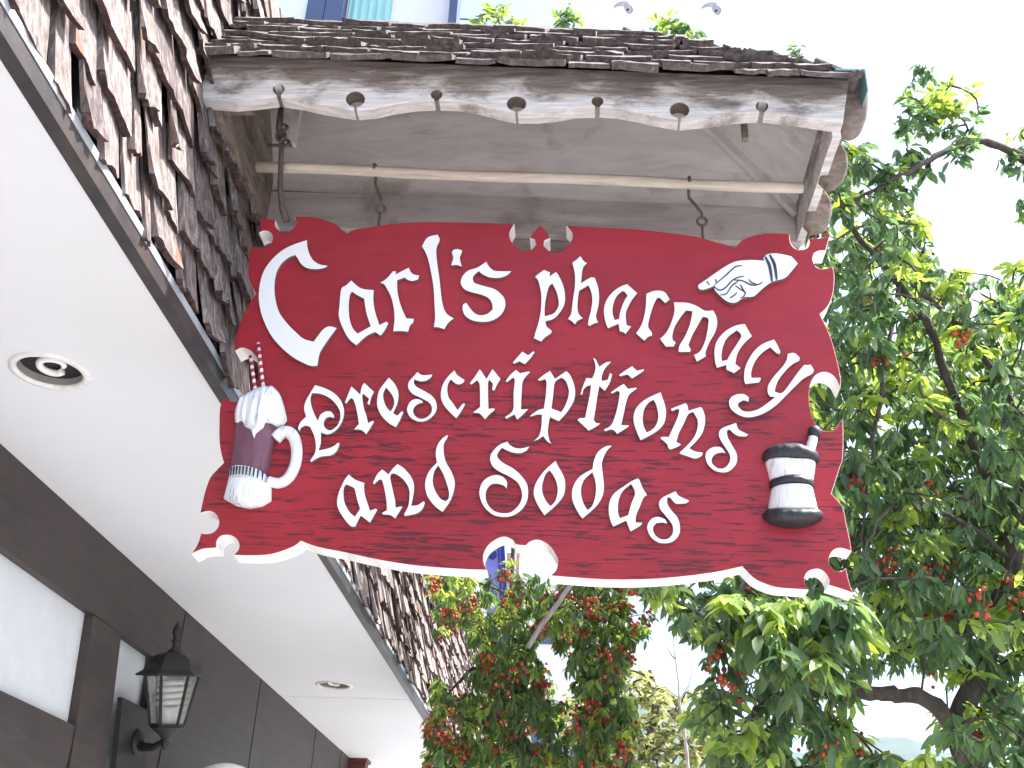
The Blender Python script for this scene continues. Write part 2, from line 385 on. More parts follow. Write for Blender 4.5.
g(250,230,[(455,80),(460,140),(480,200),(510,245),(560,275),(622,285),(600,300),(545,312),(480,310),(430,290),(400,260),(380,225),(360,200),(310,220),(260,260),(225,310),(205,370),(195,460),(205,560),(235,660),(300,750),(370,820),(430,870),(510,893),(540,850),(590,790),(640,770),(695,785),(660,830),(610,900),(565,970),(550,1020),(540,1085),(490,1088),(430,1065),(340,1015),(240,930),(160,830),(100,700),(75,600),(70,500),(85,400),(120,310),(180,230),(260,160),(350,115)])
g(330,250,[(170,243),(210,280),(260,310),(350,320),(347,400),(360,490),(395,600),(450,572),(467,585),(440,640),(403,685),(360,655),(290,690),(210,762),(150,710),(100,620),(70,530),(75,450),(90,310),(130,280)],[(175,332),(220,362),(272,390),(290,500),(325,610),(220,668),(180,620),(155,540),(150,440),(160,360)])
g(330,250,[(400,262),(450,230),(505,168),(530,172),(523,195),(630,140),(650,180),(680,198),(715,203),(705,235),(660,248),(625,240),(595,220),(538,242),(540,330),(565,440),(610,545),(670,550),(665,580),(640,605),(625,655),(570,648),(505,650),(515,560),(510,470),(490,380),(450,300),(430,272)])
g(400,228,[(175,145),(220,75),(300,52),(318,95),(292,160),(295,260),(315,400),(330,540),(350,640),(380,690),(430,722),(385,760),(355,810),(310,795),(270,792),(280,720),(275,600),(268,480),(245,340),(215,220)])
g(400,228,[(430,172),(460,168),(495,178),(495,195),(480,230),(482,260),(495,310),(460,296),(408,298),(425,240),(415,195)])
g(400,228,[(690,268),(715,310),(755,340),(820,345),(892,345),(860,375),(800,398),(720,395),(660,370),(630,345),(590,380),(583,410),(600,440),(680,465),(760,490),(820,540),(842,590),(835,650),(790,710),(720,745),(640,750),(570,735),(520,700),(500,650),(505,610),(530,597),(550,625),(590,675),(640,697),(700,685),(740,650),(735,600),(700,555),(640,530),(560,510),(510,485),(485,440),(500,385),(545,340),(620,315)])
g(526,250,[(145,158),(193,180),(188,210),(240,175),(265,210),(300,290),(313,370),(305,440),(270,500),(220,550),(155,570),(165,610),(205,645),(200,665),(150,700),(120,732),(62,705),(75,660),(100,580),(118,480),(122,370),(110,290),(95,240),(72,215),(100,190)],[(210,268),(245,340),(262,420),(250,470),(215,510),(150,530),(150,450),(165,360),(185,290)])
g(526,250,[(435,48),(460,85),(488,105),(455,145),(440,265),(520,218),(550,222),(575,290),(585,370),(580,440),(560,530),(578,580),(540,590),(510,608),(495,600),(500,560),(520,480),(530,400),(520,330),(497,282),(470,300),(425,325),(415,400),(412,470),(425,515),(455,545),(415,565),(390,595),(370,572),(335,550),(360,510),(375,400),(390,290),(390,190),(370,100),(400,80)])
g(526,250,[(810,272),(840,300),(890,345),(850,395),(810,470),(798,520),(805,600),(842,612),(820,640),(797,672),(775,655),(750,650),(740,590),(655,625),(640,590),(625,520),(625,460),(650,390),(700,330),(760,290)],[(770,328),(790,335),(812,365),(780,420),(752,500),(745,550),(710,560),(692,500),(700,430),(725,370)])
g(600,270,[(370,190),(440,165),(515,175),(558,235),(522,265),(475,220),(455,225),(425,290),(400,370),(385,450),(415,500),(415,525),(385,535),(357,565),(330,545),(288,505),(320,460),(345,400),(365,300)])
g(600,270,[(592,258),(700,262),(780,290),(840,325),(905,322),(930,370),(938,430),(920,500),(880,570),(845,655),(848,690),(775,733),(750,680),(800,650),(840,570),(860,480),(868,400),(855,378),(820,375),(790,430),(740,520),(708,600),(728,640),(718,655),(628,655),(635,605),(680,530),(720,430),(740,330),(690,322),(650,370),(600,450),(580,520),(582,560),(607,580),(590,612),(525,612),(480,550),(530,500),(570,420),(595,330)])
g(640,290,[(840,272),(860,310),(895,370),(830,430),(780,510),(763,590),(805,625),(752,665),(690,635),(690,600),(615,622),(600,570),(595,490),(610,420),(650,360),(710,310),(780,280)],[(775,322),(800,345),(808,375),(770,440),(730,500),(697,560),(655,568),(652,520),(665,450),(700,380)])
g(704,325,[(560,115),(585,155),(612,215),(600,235),(570,215),(530,178),(480,210),(430,260),(395,320),(378,380),(380,422),(450,420),(455,435),(440,460),(330,472),(320,430),(325,360),(350,290),(400,210),(470,150)])
g(704,325,[(670,230),(720,223),(765,260),(762,285),(700,320),(640,380),(590,450),(565,530),(605,545),(640,530),(700,450),(750,380),(800,320),(855,318),(880,360),(865,390),(800,425),(740,480),(660,560),(580,640),(500,695),(420,728),(340,738),(270,715),(215,670),(200,620),(215,580),(260,555),(320,552),(360,580),(357,615),(315,602),(275,625),(272,650),(310,685),(370,692),(440,670),(520,615),(570,575),(530,572),(510,540),(515,480),(560,410),(630,330),(660,280)])
g(290,370,[(200,120),(280,145),(360,190),(410,250),(432,320),(425,390),(395,450),(350,495),(300,515),(248,500),(248,540),(245,590),(230,642),(300,628),(350,608),(385,580),(397,590),(375,645),(330,682),(240,695),(170,735),(160,725),(200,660),(205,590),(190,520),(160,455),(125,445),(90,462),(75,490),(65,460),(85,415),(128,372),(112,310),(125,250),(160,185)],[(178,185),(240,190),(310,220),(360,265),(395,320),(402,380),(380,440),(340,475),(310,480),(280,460),(270,425),(285,390),(315,375),(350,385),(352,365),(330,335),(290,330),(245,355),(222,405),(190,340),(168,270),(165,220)])
g(290,370,[(490,130),(530,165),(560,195),(575,130),(595,102),(672,175),(650,220),(637,280),(617,268),(632,230),(585,190),(578,210),(590,300),(610,360),(625,425),(660,405),(672,415),(645,460),(610,515),(570,480),(512,475),(550,430),(540,360),(525,290),(505,235),(485,225),(450,268),(438,258),(470,180)])
g(290,370,[(790,60),(830,100),(862,160),(868,220),(855,280),(825,345),(858,365),(895,328),(907,340),(880,400),(848,458),(790,425),(735,370),(700,300),(697,230),(715,160),(750,110)],[(768,140),(810,190),(832,240),(828,290),(805,330),(775,300),(750,240),(747,185)])
g(370,350,[(380,175),(420,200),(498,195),(490,215),(450,245),(400,250),(355,235),(352,265),(375,295),(440,330),(500,370),(530,420),(532,480),(500,530),(450,565),(390,572),(330,545),(300,500),(298,460),(320,415),(360,392),(410,400),(425,420),(390,430),(360,450),(345,485),(360,525),(400,550),(450,540),(490,500),(492,450),(465,415),(400,380),(340,350),(308,310),(305,270),(325,235)])
g(370,350,[(675,162),(700,200),(757,240),(745,262),(710,275),(680,265),(645,235),(625,270),(618,320),(630,380),(660,420),(700,480),(745,425),(762,432),(730,490),(690,547),(640,500),(590,440),(567,380),(570,320),(590,260),(630,205)])
g(430,340,[(398,232),(425,270),(452,310),(500,232),(565,310),(540,350),(515,405),(497,398),(503,350),(475,318),(465,340),(465,450),(468,550),(515,545),(518,560),(480,590),(440,635),(410,600),(390,585),(343,580),(375,555),(400,535),(400,430),(395,350),(378,322),(330,357),(318,345),(360,290)])
g(430,340,[(688,238),(720,265),(790,250),(800,258),(760,300),(740,340),(732,450),(728,555),(785,552),(750,590),(697,637),(675,595),(610,630),(600,615),(650,580),(668,540),(668,430),(678,320),(665,300),(615,338),(605,325),(645,275)])
g(430,340,[(738,92),(785,122),(828,88),(837,98),(800,150),(757,193),(715,170),(672,190),(662,180),(700,135)])
g(500,346,[(400,198),(440,262),(530,200),(560,230),(590,300),(602,370),(590,440),(550,510),(510,560),(470,602),(400,568),(390,620),(383,690),(395,750),(413,784),(375,760),(345,720),(310,745),(268,760),(310,720),(330,650),(335,550),(300,548),(240,565),(245,555),(300,515),(350,500),(365,400),(372,290),(360,265),(315,280),(302,268),(350,230)],[(492,252),(525,280),(550,350),(545,410),(520,480),(490,528),(412,498),(425,400),(440,290)])
g(500,346,[(745,95),(765,105),(795,165),(850,130),(890,125),(840,180),(815,240),(815,280),(860,270),(880,215),(897,225),(880,290),(838,360),(795,320),(780,400),(765,500),(750,590),(770,615),(803,620),(760,650),(708,677),(690,660),(620,592),(635,578),(680,575),(700,480),(720,380),(728,315),(700,320),(670,345),(658,388),(643,388),(660,330),(690,255),(738,258),(760,200),(762,150)])
g(560,360,[(510,190),(545,230),(610,220),(615,230),(555,275),(530,340),(510,430),(490,520),(552,522),(545,535),(455,592),(440,570),(410,555),(360,570),(350,555),(405,525),(440,450),(465,350),(478,260),(460,245),(415,270),(407,258),(460,220)])
g(560,360,[(577,48),(615,85),(672,72),(670,85),(620,120),(575,147),(540,115),(480,130),(470,120),(520,85)])
g(560,360,[(805,257),(820,300),(845,380),(847,450),(825,520),(760,580),(645,642),(620,590),(590,500),(592,430),(620,370),(690,310)],[(748,318),(770,360),(785,430),(780,490),(750,545),(695,580),(670,530),(662,460),(675,390),(710,340)])
g(640,385,[(365,145),(380,165),(388,205),(485,175),(500,190),(520,250),(518,320),(495,390),(450,450),(395,505),(440,530),(503,540),(490,570),(440,588),(380,570),(315,548),(325,532),(370,490),(430,420),(458,350),(460,280),(425,215),(385,235),(350,310),(310,390),(292,455),(330,475),(300,495),(240,517),(225,500),(215,470),(163,427),(175,415),(230,415),(260,350),(300,260),(315,200),(300,190),(255,210),(247,190),(310,165)])
g(640,385,[(770,303),(790,355),(865,395),(850,410),(800,410),(760,395),(715,355),(695,365),(700,410),(730,470),(770,540),(778,590),(765,640),(720,685),(660,700),(590,680),(540,630),(523,570),(540,525),(590,495),(650,500),(685,545),(645,540),(600,555),(575,590),(580,630),(625,665),(680,660),(718,610),(718,560),(690,510),(650,450),(630,400),(645,355),(690,330)])
g(330,430,[(150,355),(200,395),(280,425),(272,440),(280,520),(320,645),(365,628),(378,638),(320,742),(280,710),(245,685),(200,775),(160,765),(110,705),(70,640),(55,580),(70,500),(105,420),(125,385)],[(130,435),(165,450),(195,470),(215,550),(240,630),(200,692),(160,660),(120,590),(108,520),(112,460)])
g(330,430,[(418,315),(445,335),(467,355),(500,310),(540,272),(590,305),(650,375),(673,450),(665,530),(650,605),(700,600),(750,568),(758,585),(740,630),(700,665),(640,680),(598,688),(595,670),(625,610),(635,530),(628,460),(580,390),(520,350),(490,350),(482,380),(500,470),(520,560),(525,620),(572,610),(578,620),(545,670),(522,708),(480,680),(420,675),(418,662),(455,640),(450,560),(430,450),(415,400),(395,395),(352,435),(343,420),(380,350)])
g(330,430,[(942,38),(940,60),(912,110),(910,180),(930,260),(970,330),(998,410),(990,490),(960,570),(900,655),(840,610),(780,530),(760,450),(770,380),(800,320),(855,260),(845,190),(860,120),(900,65)],[(865,285),(900,340),(930,420),(950,490),(948,545),(925,570),(880,545),(835,470),(822,400),(835,330)])
g(440,430,[(540,93),(560,120),(610,145),(660,145),(715,132),(690,165),(640,185),(580,180),(520,155),(495,142),(460,190),(465,225),(510,265),(590,310),(650,365),(695,430),(705,500),(695,570),(650,640),(580,685),(500,695),(420,675),(350,610),(318,530),(318,470),(345,410),(400,370),(460,360),(510,380),(537,420),(532,470),(510,445),(460,430),(410,435),(375,475),(365,530),(380,590),(430,645),(500,665),(570,655),(630,600),(655,540),(650,480),(620,420),(560,375),(480,335),(430,300),(402,250),(405,200),(435,155),(480,115)])
g(520,440,[(285,165),(300,200),(350,290),(362,360),(350,440),(290,520),(195,602),(160,550),(115,460),(112,390),(140,320),(200,240)],[(235,242),(265,280),(295,350),(300,420),(280,490),(245,528),(210,490),(180,420),(180,350),(205,275)])
g(520,440,[(735,48),(700,80),(668,140),(655,200),(665,290),(672,370),(660,450),(610,530),(500,628),(470,590),(425,500),(415,430),(430,360),(480,290),(580,230),(590,170),(620,100),(670,58),(710,45)],[(578,258),(600,320),(607,390),(600,460),(575,530),(540,560),(510,510),(490,440),(492,370),(520,310)])
g(520,440,[(945,305),(960,330),(985,390),(1017,440),(990,460),(960,530),(930,600),(925,660),(975,660),(970,680),(885,732),(870,700),(850,645),(745,692),(725,650),(710,580),(715,500),(750,430),(830,370),(900,325)],[(888,352),(905,380),(920,430),(890,510),(865,600),(800,625),(785,580),(785,510),(800,450),(830,400)])
g(590,460,[(685,250),(710,285),(795,325),(770,345),(720,350),(680,345),(640,300),(618,300),(620,350),(650,400),(700,460),(720,530),(715,590),(680,640),(620,665),(550,660),(490,620),(460,560),(463,510),(500,465),(550,455),(600,475),(618,510),(580,500),(530,505),(505,540),(515,590),(560,630),(620,630),(660,590),(662,530),(640,490),(600,440),(560,390),(553,340),(580,300),(640,270)])
YL = YS-.009
for loops in G:
    curve_plate('letter', loops, YL, .010, .0006, [M['white'], M['lside']], sign, sub=4)
# pointing hand cut-out with a striped cuff
H = [[(684+x/8, 236+y/8) for x, y in [(110,400),(120,385),(180,345),(250,295),(350,230),(430,198),(540,190),(640,195),(635,175),(665,145),(740,138),(850,160),(870,175),(910,220),(870,270),(810,335),(740,355),(690,375),(630,420),(570,475),(540,487),(480,490),(430,525),(390,535),(340,520),(290,480),(245,430),(240,400),(190,420),(150,430),(120,425)]]]
YH = YS-.013
hand = curve_plate('pointing_hand', H, YH, .014, .0012, [M['white'], M['lside']], sign, sub=3)
hand['label'] = 'white cut-out of a pointing hand with a striped cuff'
def ribbon(name, strokes, ox, oy, Y, mat, parent, w=1.0, sc=8):
    mb = MB()
    for st in strokes:
        pts = smooth_poly([(ox+x/sc, oy+y/sc) for x, y in st], 4, 400, False) if len(st) > 2 else [Vector((ox+x/sc, oy+y/sc)) for x, y in st]
        n = len(pts); L = []; Rr = []
        for i, p in enumerate(pts):
            d = (pts[min(i+1, n-1)]-pts[max(i-1, 0)]).normalized(); q = Vector((-d.y, d.x))
            ww = w*.5*(.45+.55*math.sin(math.pi*(i+.5)/n))*(1.9 if w > 1.5 else 1)
            L.append(PY(*(p+q*ww), Y)); Rr.append(PY(*(p-q*ww), Y))
        vs = L+Rr+[v+Vector((0, .0025, 0)) for v in L+Rr]; fs = []
        for i in range(n-1):
            fs += [(i, i+1, n+i+1, n+i), (2*n+i, 3*n+i, 3*n+i+1, 2*n+i+1), (i, 2*n+i, 2*n+i+1, i+1), (n+i, n+i+1, 3*n+i+1, 3*n+i)]
        mb.add(vs, fs)
    return mb.obj(name, mat, parent)
ribbon('finger_line', [[(465,235),(410,245),(360,290),(310,335),(250,385)],[(245,388),(242,405),(290,432),(340,405),(380,360),(430,330),(480,320)],[(290,470),(340,460),(380,400),(420,370),(440,352)],[(365,495),(400,475),(425,450)],[(400,350),(470,358),(540,390),(600,385),(630,365)],[(410,395),(460,430),(490,450),(480,480),(450,495)],[(450,385),(470,420),(485,450)],[(520,345),(540,370),(580,385)],[(180,360),(205,390)],[(250,345),(262,370)]], 684, 236, YH-.0015, M['ink'], hand, 1.25)
ribbon('cuff_band', [[(650,165),(685,240),(705,365)],[(685,148),(725,230),(742,350)]], 684, 236, YH-.0015, M['ink'], hand, 1.6)
# mug of soda
def q(ox, oy, sc, pts): return [(ox+x/sc, oy+y/sc) for x, y in pts]
mug = relief('soda_mug', [(236.5,424),(257,425),(278,427)], [(231,473),(250,476),(268,476)], YS, .036, M['mug'], sign, bumpy=.003)
mug['label'] = 'carved purple mug with white foam and two striped straws'
relief('foam', q(190,340,6.4,[(292,510),(297,460),(320,425),(350,395),(400,372),(440,350),(500,330),(550,333),(585,365),(605,430),(621,500)]), q(190,340,6.4,[(292,530),(320,556),(345,550),(362,560),(375,600),(405,606),(420,625),(432,682),(442,640),(460,622),(490,592),(500,560),(560,562),(600,548),(621,520)]), YS-.004, .050, M['foam'], mug, rv=.35, n=48, m=12, bumpy=.012)
relief('mug_ring', [(230,472),(240,471.5),(267,475)], [(229.3,481),(250,484),(267,484.5)], YS, .040, M['foam'], mug, n=30)
mbt = MB()
for i in range(11):
    u = .05+i*.09; th = math.acos(1-2*u); x0 = 230+37*u
    for k in (0,):
        a = PY(x0, 472.5+u*3, YS); b = PY(x0-.8, 480.5+u*3.2, YS); dd = .044*math.sin(th)+.0035
        mbt.tube([(a.x, YS-dd, a.z), (b.x, YS-dd, b.z)], [.0028, .0016], 5)
mbt.obj('ring_notch', M['ink'], mug)
relief('mug_base', [(229.3,481),(250,484),(272,487)], [(224.5,499.5),(237,506.5),(250,509),(262,507),(271.5,501.5)], YS, .043, M['foam'], mug, n=30, bumpy=.003)
def relief_tube(name, pts, rad, mat, parent, Y, off=.0, n=10, sub=5):
    mb = MB(); sp_ = smooth_poly(pts, sub, 400, False); N = len(sp_)
    rr = [rad[0]+(rad[1]-rad[0])*i/(N-1) for i in range(N)]
    mb.tube([PY(p[0], p[1], Y)-Vector((0, off, 0)) for p in sp_], rr, n); return mb.obj(name, mat, parent, True)
relief_tube('mug_handle', [(276,440.5),(282,435),(289,433.5),(295,440),(297.5,452),(296,466),(289.5,479),(280,484.5),(269,482.5)], (.0165, .0125), M['whitecarved'], mug, YS, .008)
for a, b in (((258.2, 343), (264, 393)), ((250.3, 356), (255.8, 393))):
    mb = MB(); mb.tube([PY(*a, YS-.008), PY(*b, YS-.012)], .0046, 10); mb.obj('straw', M['straw'], mug, True)
# mortar and pestle
Q = lambda pts: q(730, 420, 6.4, pts)
upper = relief('mortar', Q([(224,270),(400,290),(547,280)]), Q([(257,398),(400,392),(530,400)]), YS, .038, M['whitecarved'], sign, n=30)
upper['label'] = 'carved white mortar and pestle with black bands'
relief('bowl', Q([(262,448),(400,450),(527,448)]), Q([(238,592),(400,606),(562,592)]), YS, .040, M['whitecarved'], upper, n=30)
relief('rim_band', Q([(203,240),(212,210),(240,195),(280,184),(400,176),(480,198),(540,215),(560,228),(570,245)]), Q([(203,250),(215,272),(300,287),(400,293),(500,290),(555,285),(570,262)]), YS, .047, M['black'], upper, rv=.6, n=36, bumpy=.004)
relief('middle_band', Q([(250,402),(262,392),(400,384),(520,396),(536,405)]), Q([(250,430),(262,447),(400,446),(525,450),(536,432)]), YS, .043, M['black'], upper, rv=.4, n=30, bumpy=.003)
relief('foot_band', Q([(208,608),(230,583),(400,602),(560,592),(590,606),(595,618)]), Q([(208,625),(225,650),(260,672),(330,690),(430,698),(520,680),(575,652),(595,628)]), YS, .052, M['black'], upper, rv=.6, n=36, bumpy=.004)
relief_tube('pestle', Q([(500,215),(517,165),(535,98)]), (.0125, .0105), M['whitecarved'], upper, YS, .014)
mb = MB(); c_ = PY(730+540/6.4, 420+80/6.4, YS-.014); mb.ball(c_, .0165, 14, 9, (1, 1, 1.1)); mb.obj('pestle_knob', M['black'], upper, True)
# ------------------------------------------------------------------ SHAKES (hand split wooden shingles), one mesh per covered face
def shakes(mb, O, U, V, N, u0, u1, rows, expo, wmin=.07, wmax=.17, thick=.018, length=.30, clip=None, rough=1., lift=.0, rng=None, wig=.02, gaps=(.002, .009), flare=None):
    """O origin, U along the row, V up the slope, N outward; clip(v) gives (ua, ub) of a row"""
    rng = rng or random.Random(3); flare = flare or thick*1.25
    for r_ in range(rows):
        v0 = r_*expo; a, b = clip(v0) if clip else (u0, u1)
        u = a-rng.random()*wmin*(0 if clip else 1)
        while u < b-.01:
            w = rng.uniform(wmin, wmax)*(1 if rng.random() > .2 else .6)
            if u+w > b: w = b-u
            if w < .02: break
            gap = rng.uniform(*gaps)
            vb = v0+rng.uniform(-wig, wig)*rough; th = thick*rng.uniform(.7, 1.5); ln = length*rng.uniform(.9, 1.05)
            cup = rng.uniform(-.004, .009)*rough; n0 = lift+rng.uniform(0, .008)*rough; skew = rng.uniform(-.012, .012)*rough
            K = 5; nb = 4; grid = []
            tilt = rng.uniform(-.006, .006)*rough
            for j in range(nb+1):
                t = j/nb; row = []
                for i in range(K+1):
                    s_ = i/K; uu = u+gap/2+(w-gap)*s_+skew*(1-t)
                    e = rng.uniform(-.006, .006)*rough if j == 0 else 0
                    vv = vb+e+(ln)*t+(skew*2*(s_-.5) if j == 0 else 0)
                    nn = n0+flare*(1-t)**1.15+cup*((2*s_-1)**2)*(1-t)+tilt*(2*s_-1)*(1-t)+(rng.uniform(-.0016, .0016))
                    nn += max(0, .25-t)*.03*rough*(rng.random()*.4+.6)*(1 if cup > .004 else 0)
                    row.append((uu, vv, nn))
                grid.append(row)
            vs = []; W = K+1
            for row in grid:
                for (uu, vv, nn) in row: vs.append(O+U*uu+V*vv+N*(nn+th*.5))
            for (uu, vv, nn) in grid[0]: vs.append(O+U*uu+V*(vv+.002)+N*(nn-th*.55))
            for (uu, vv, nn) in grid[-1]: vs.append(O+U*uu+V*vv+N*(nn-th*.1))
            fs = []
            for j in range(nb):
                for i in range(K): k = j*W+i; fs.append((k, k+1, k+W+1, k+W))
            B0 = (nb+1)*W; B1 = B0+W
            for i in range(K):
                fs.append((i+1, i, B0+i, B0+i+1)); fs.append((B0+i+1, B0+i, B1+i, B1+i+1))
            for j in range(nb):
                if j == 0: fs.append((0, W, B1, B0)); fs.append((W-1, B0+W-1, B1+W-1, 2*W-1))
                elif j == 1: fs.append((W, 2*W, B1)); fs.append((2*W-1, B1+W-1, 3*W-1))
                else: fs.append((j*W, (j+1)*W, B1)); fs.append(((j+1)*W-1, B1+W-1, (j+2)*W-1))
            mb.add(vs, fs, rng.random())
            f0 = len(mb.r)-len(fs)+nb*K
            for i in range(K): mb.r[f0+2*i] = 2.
            u += w
ZS = 2.90; XF = -.978; XW = -1.730
# ------------------------------------------------------------------ BUILDING
bld = thing('shop_building', 'shop building with brown boards below white eaves and a wall of weathered shingles above', 'building', (-1.8, 6, 0))
Y0, Y1 = -1.5, 13.5
mb = MB(); mb.box((-1.5, Y0, ZS+.02), (-1.16, Y1, 4.5)); mb.hexa([(-1.159, Y0, 2.93), (-.984, Y0, 2.93), (-.984, Y1, 2.93), (-1.159, Y1, 2.93), (-1.159, Y0, 4.49), (-1.142, Y0, 4.49), (-1.142, Y1, 4.49), (-1.159, Y1, 4.49)]); mb.obj('wall_core', M['backing'], bld)
mb = MB()
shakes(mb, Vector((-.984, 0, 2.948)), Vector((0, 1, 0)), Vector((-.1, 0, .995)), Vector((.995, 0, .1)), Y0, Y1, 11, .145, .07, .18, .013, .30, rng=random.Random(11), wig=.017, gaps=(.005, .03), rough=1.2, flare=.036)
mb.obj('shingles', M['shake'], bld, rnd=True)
# the eaves: soffit with two cut-outs for the downlights, a dark fascia board, a thin drip edge
LIGHTS = [(-1.378, 2.423), (-1.356, 6.022)]
cu = D.curves.new('s', 'CURVE'); cu.dimensions = '2D'; cu.fill_mode = 'BOTH'
def spl(pts):
    sp = cu.splines.new('POLY'); sp.points.add(len(pts)-1); sp.use_cyclic_u = True
    for q_, p in zip(sp.points, pts): q_.co = (p[0], p[1], 0, 1)
spl([(XW-.6, Y0), (XF, Y0), (XF, Y1), (XW-.6, Y1)])
for lx, ly in LIGHTS: spl([(lx+.082*math.cos(a*math.pi/18), ly+.082*math.sin(a*math.pi/18)) for a in range(36)])
cu.extrude = .009
o = D.objects.new('s', cu); COL.objects.link(o); dg = bpy.context.evaluated_depsgraph_get(); dg.update()
me = D.meshes.new_from_object(o.evaluated_get(dg)); D.objects.remove(o)
for v in me.vertices: v.co.z += ZS+.009
me.materials.clear(); me.materials.append(M['soffit'])
o = D.objects.new('soffit', me); COL.objects.link(o); setp(o, bld)
mb = MB()
mb.box((XW+.001, 6.35, ZS-.0015), (XF-.002, 6.354, ZS+.002))
mb.obj('soffit_joint', M['panelwhite'], bld)
mb = MB(); mb.box((XF+.001, Y0, ZS-.006), (XF+.032, Y1, ZS+.045)); mb.obj('fascia_board', M['fasciapaint'], bld)
mb = MB(); mb.box((XF+.0325, Y0, ZS+.033), (XF+.0345, Y1, ZS+.05)); mb.box((XF-.0, Y0, ZS+.0505), (XF+.0345, Y1, ZS+.053)); mb.obj('drip_edge', M['metal'], bld)
# wall below the eaves, boards traced on the wall plane
def slab_on_wall(name, pts, x_front, thick, mat, parent):
    w = [PX(px, py, XW) for px, py in pts]
    n = len(w); vs = [(x_front, p.y, p.z) for p in w]+[(x_front-thick, p.y, p.z) for p in w]
    fs = [tuple(range(n)), tuple(range(2*n-1, n-1, -1))]+[(i, (i+1) % n+0, (i+1) % n+n, i+n) for i in range(n)]
    bm = bmesh.new(); me = D.meshes.new(name)
    bv = [bm.verts.new(v) for v in vs]
    for f_ in fs: bm.faces.new([bv[i] for i in f_])
    bmesh.ops.recalc_face_normals(bm, faces=bm.faces); bm.to_mesh(me); bm.free(); me.materials.append(mat)
    o = D.objects.new(name, me); COL.objects.link(o); setp(o, parent); return o
mb = MB()
mb.box((XW-.30, Y0, 0), (XW-.035, Y1, ZS-.002)); mb.obj('wall_panel', M['panelwhite'], bld)
ZB = 2.632
mb = MB(); mb.box((XW-.034, Y0, ZB), (XW, 4.395, ZS-.001)); mb.obj('head_board', M['darkboard'], bld)
mb = MB(); mb.box((XW-.034, 4.40, 0), (XW-.001, 8.15, ZS-.001)); mb.obj('wall_boarding', M['darkboard'], bld)
mb = MB(); mb.box((XW-.034, 8.156, 0), (XW+.002, 8.45, ZS-.001)); mb.obj('corner_board', M['darkboard'], bld)
a = PX(94, 615, XW); b = PX(121.6, 635, XW); c1 = PX(105.5, 768, XW); c2 = PX(77, 723, XW)
zc = ZB-.002
def leanpost(ya, yb, yc_, yd, z0, z1, xf, mat, nm, par):   # ya,yb at the top z1; yc_,yd at z0
    mb = MB(); mb.hexa([(xf-.033, yc_, z0), (xf, yc_, z0), (xf, yd, z0), (xf-.033, yd, z0), (xf-.033, ya, z1), (xf, ya, z1), (xf, yb, z1), (xf-.033, yb, z1)])
    return mb.obj(nm, mat, par)
k1 = (c2.y-a.y)/(c2.z-a.z); k2 = (c1.y-b.y)/(c1.z-b.z)
leanpost(a.y, b.y, a.y+k1*(1.6-zc), b.y+k2*(1.6-zc), 1.6, zc, XW-.0015, M['darkboard'], 'post', bld)
mb = MB(); mb.box((XW-.034, Y0, 0), (XW-.003, a.y+.05, 2.256)); mb.obj('lower_board', M['darkboard'], bld)
pa_, pb_ = PX(154, 656, XW), PX(143.5, 768, XW); k3 = (pb_.y-pa_.y)/(pb_.z-pa_.z)
leanpost(pa_.y, 4.398, pa_.y+k3*(1.6-zc), 4.398, 1.6, zc, XW-.0015, M['darkboard'], 'post', bld)
mb = MB(); mb.box((XW-.6, 8.47, 0), (XW-.35, Y1, ZS-.001)); mb.obj('far_wall', M['panelwhite'], bld)
mb = MB(); p = PY(360, 764, 8.6); mb.box((XW-.34, 8.5, p.z-.4), (p.x+.06, 8.62, p.z)); mb.box((XW-.34, 8.48, p.z+.0005), (p.x+.075, 8.64, p.z+.03)); mb.obj('doorway_cornice', M['redbrown'], bld)
# dark board seams
mb = MB()

for y in (4.62, 5.9, 7.3):
    mb = MB(); mb.box((XW-.0005, y, 1.5), (XW+.0015, y+.006, ZS-.004)); mb.obj('board_seam', M['backing'], bld)
# ------------------------------------------------------------------ upper storey bay seen above the canopy
bay = thing('bay_window', 'upper bay window with slate blue frames and a pale teal curtain above the shingles', 'window', (-.8, 3.3, 4.4))
YB = 3.2
def bx(x0, x1, z0, z1, y0, y1, nm, mat, par=bay):
    mb = MB(); mb.box((x0, y0, z0), (x1, y1, z1)); return mb.obj(nm, mat, par)
xs = [PY(x, 12, YB).x for x in (306, 324, 331, 343, 386, 444, 457)]
zt = 5.6; zb = 4.56
bx(xs[0]-.12, xs[6], zb-.03, zb, YB-.02, YB+.6, 'sill', M['upwhite'])
bx(xs[0], xs[1]-.002, zb+.001, zt, YB, YB+.08, 'frame', M['upframe'])
bx(xs[1]+.001, xs[3]-.003, zb+.001, zt, YB+.002, YB+.07, 'frame', M['upframe'])
bx(xs[5]+.02, xs[6], zb+.001, zt, YB-.003, YB+.09, 'frame', M['upframe'])
bx(xs[3]-.002, xs[5]+.019, zb+.001, zt, YB+.05, YB+.058, 'window_pane', M['upwhite'])
mb = MB(); n = 26
vs = []; fs = []
for i in range(n+1):
    x = xs[3]+.01+(xs[4]-xs[3])*i/n
    for z in (zb+.01, zt-.01): vs.append((x, YB+.04+.006*math.sin(i*1.3), z))
for i in range(n): fs.append((2*i, 2*i+2, 2*i+3, 2*i+1))
mb.add(vs, fs); cu_ = mb.obj('curtain', M['curtain'], bay); sm = cu_.modifiers.new('t', 'SOLIDIFY'); sm.thickness = .003
bx(xs[0]-.5, xs[0]-.003, zb-.1, zt, YB+.01, YB+.3, 'wall', M['upwhite'])
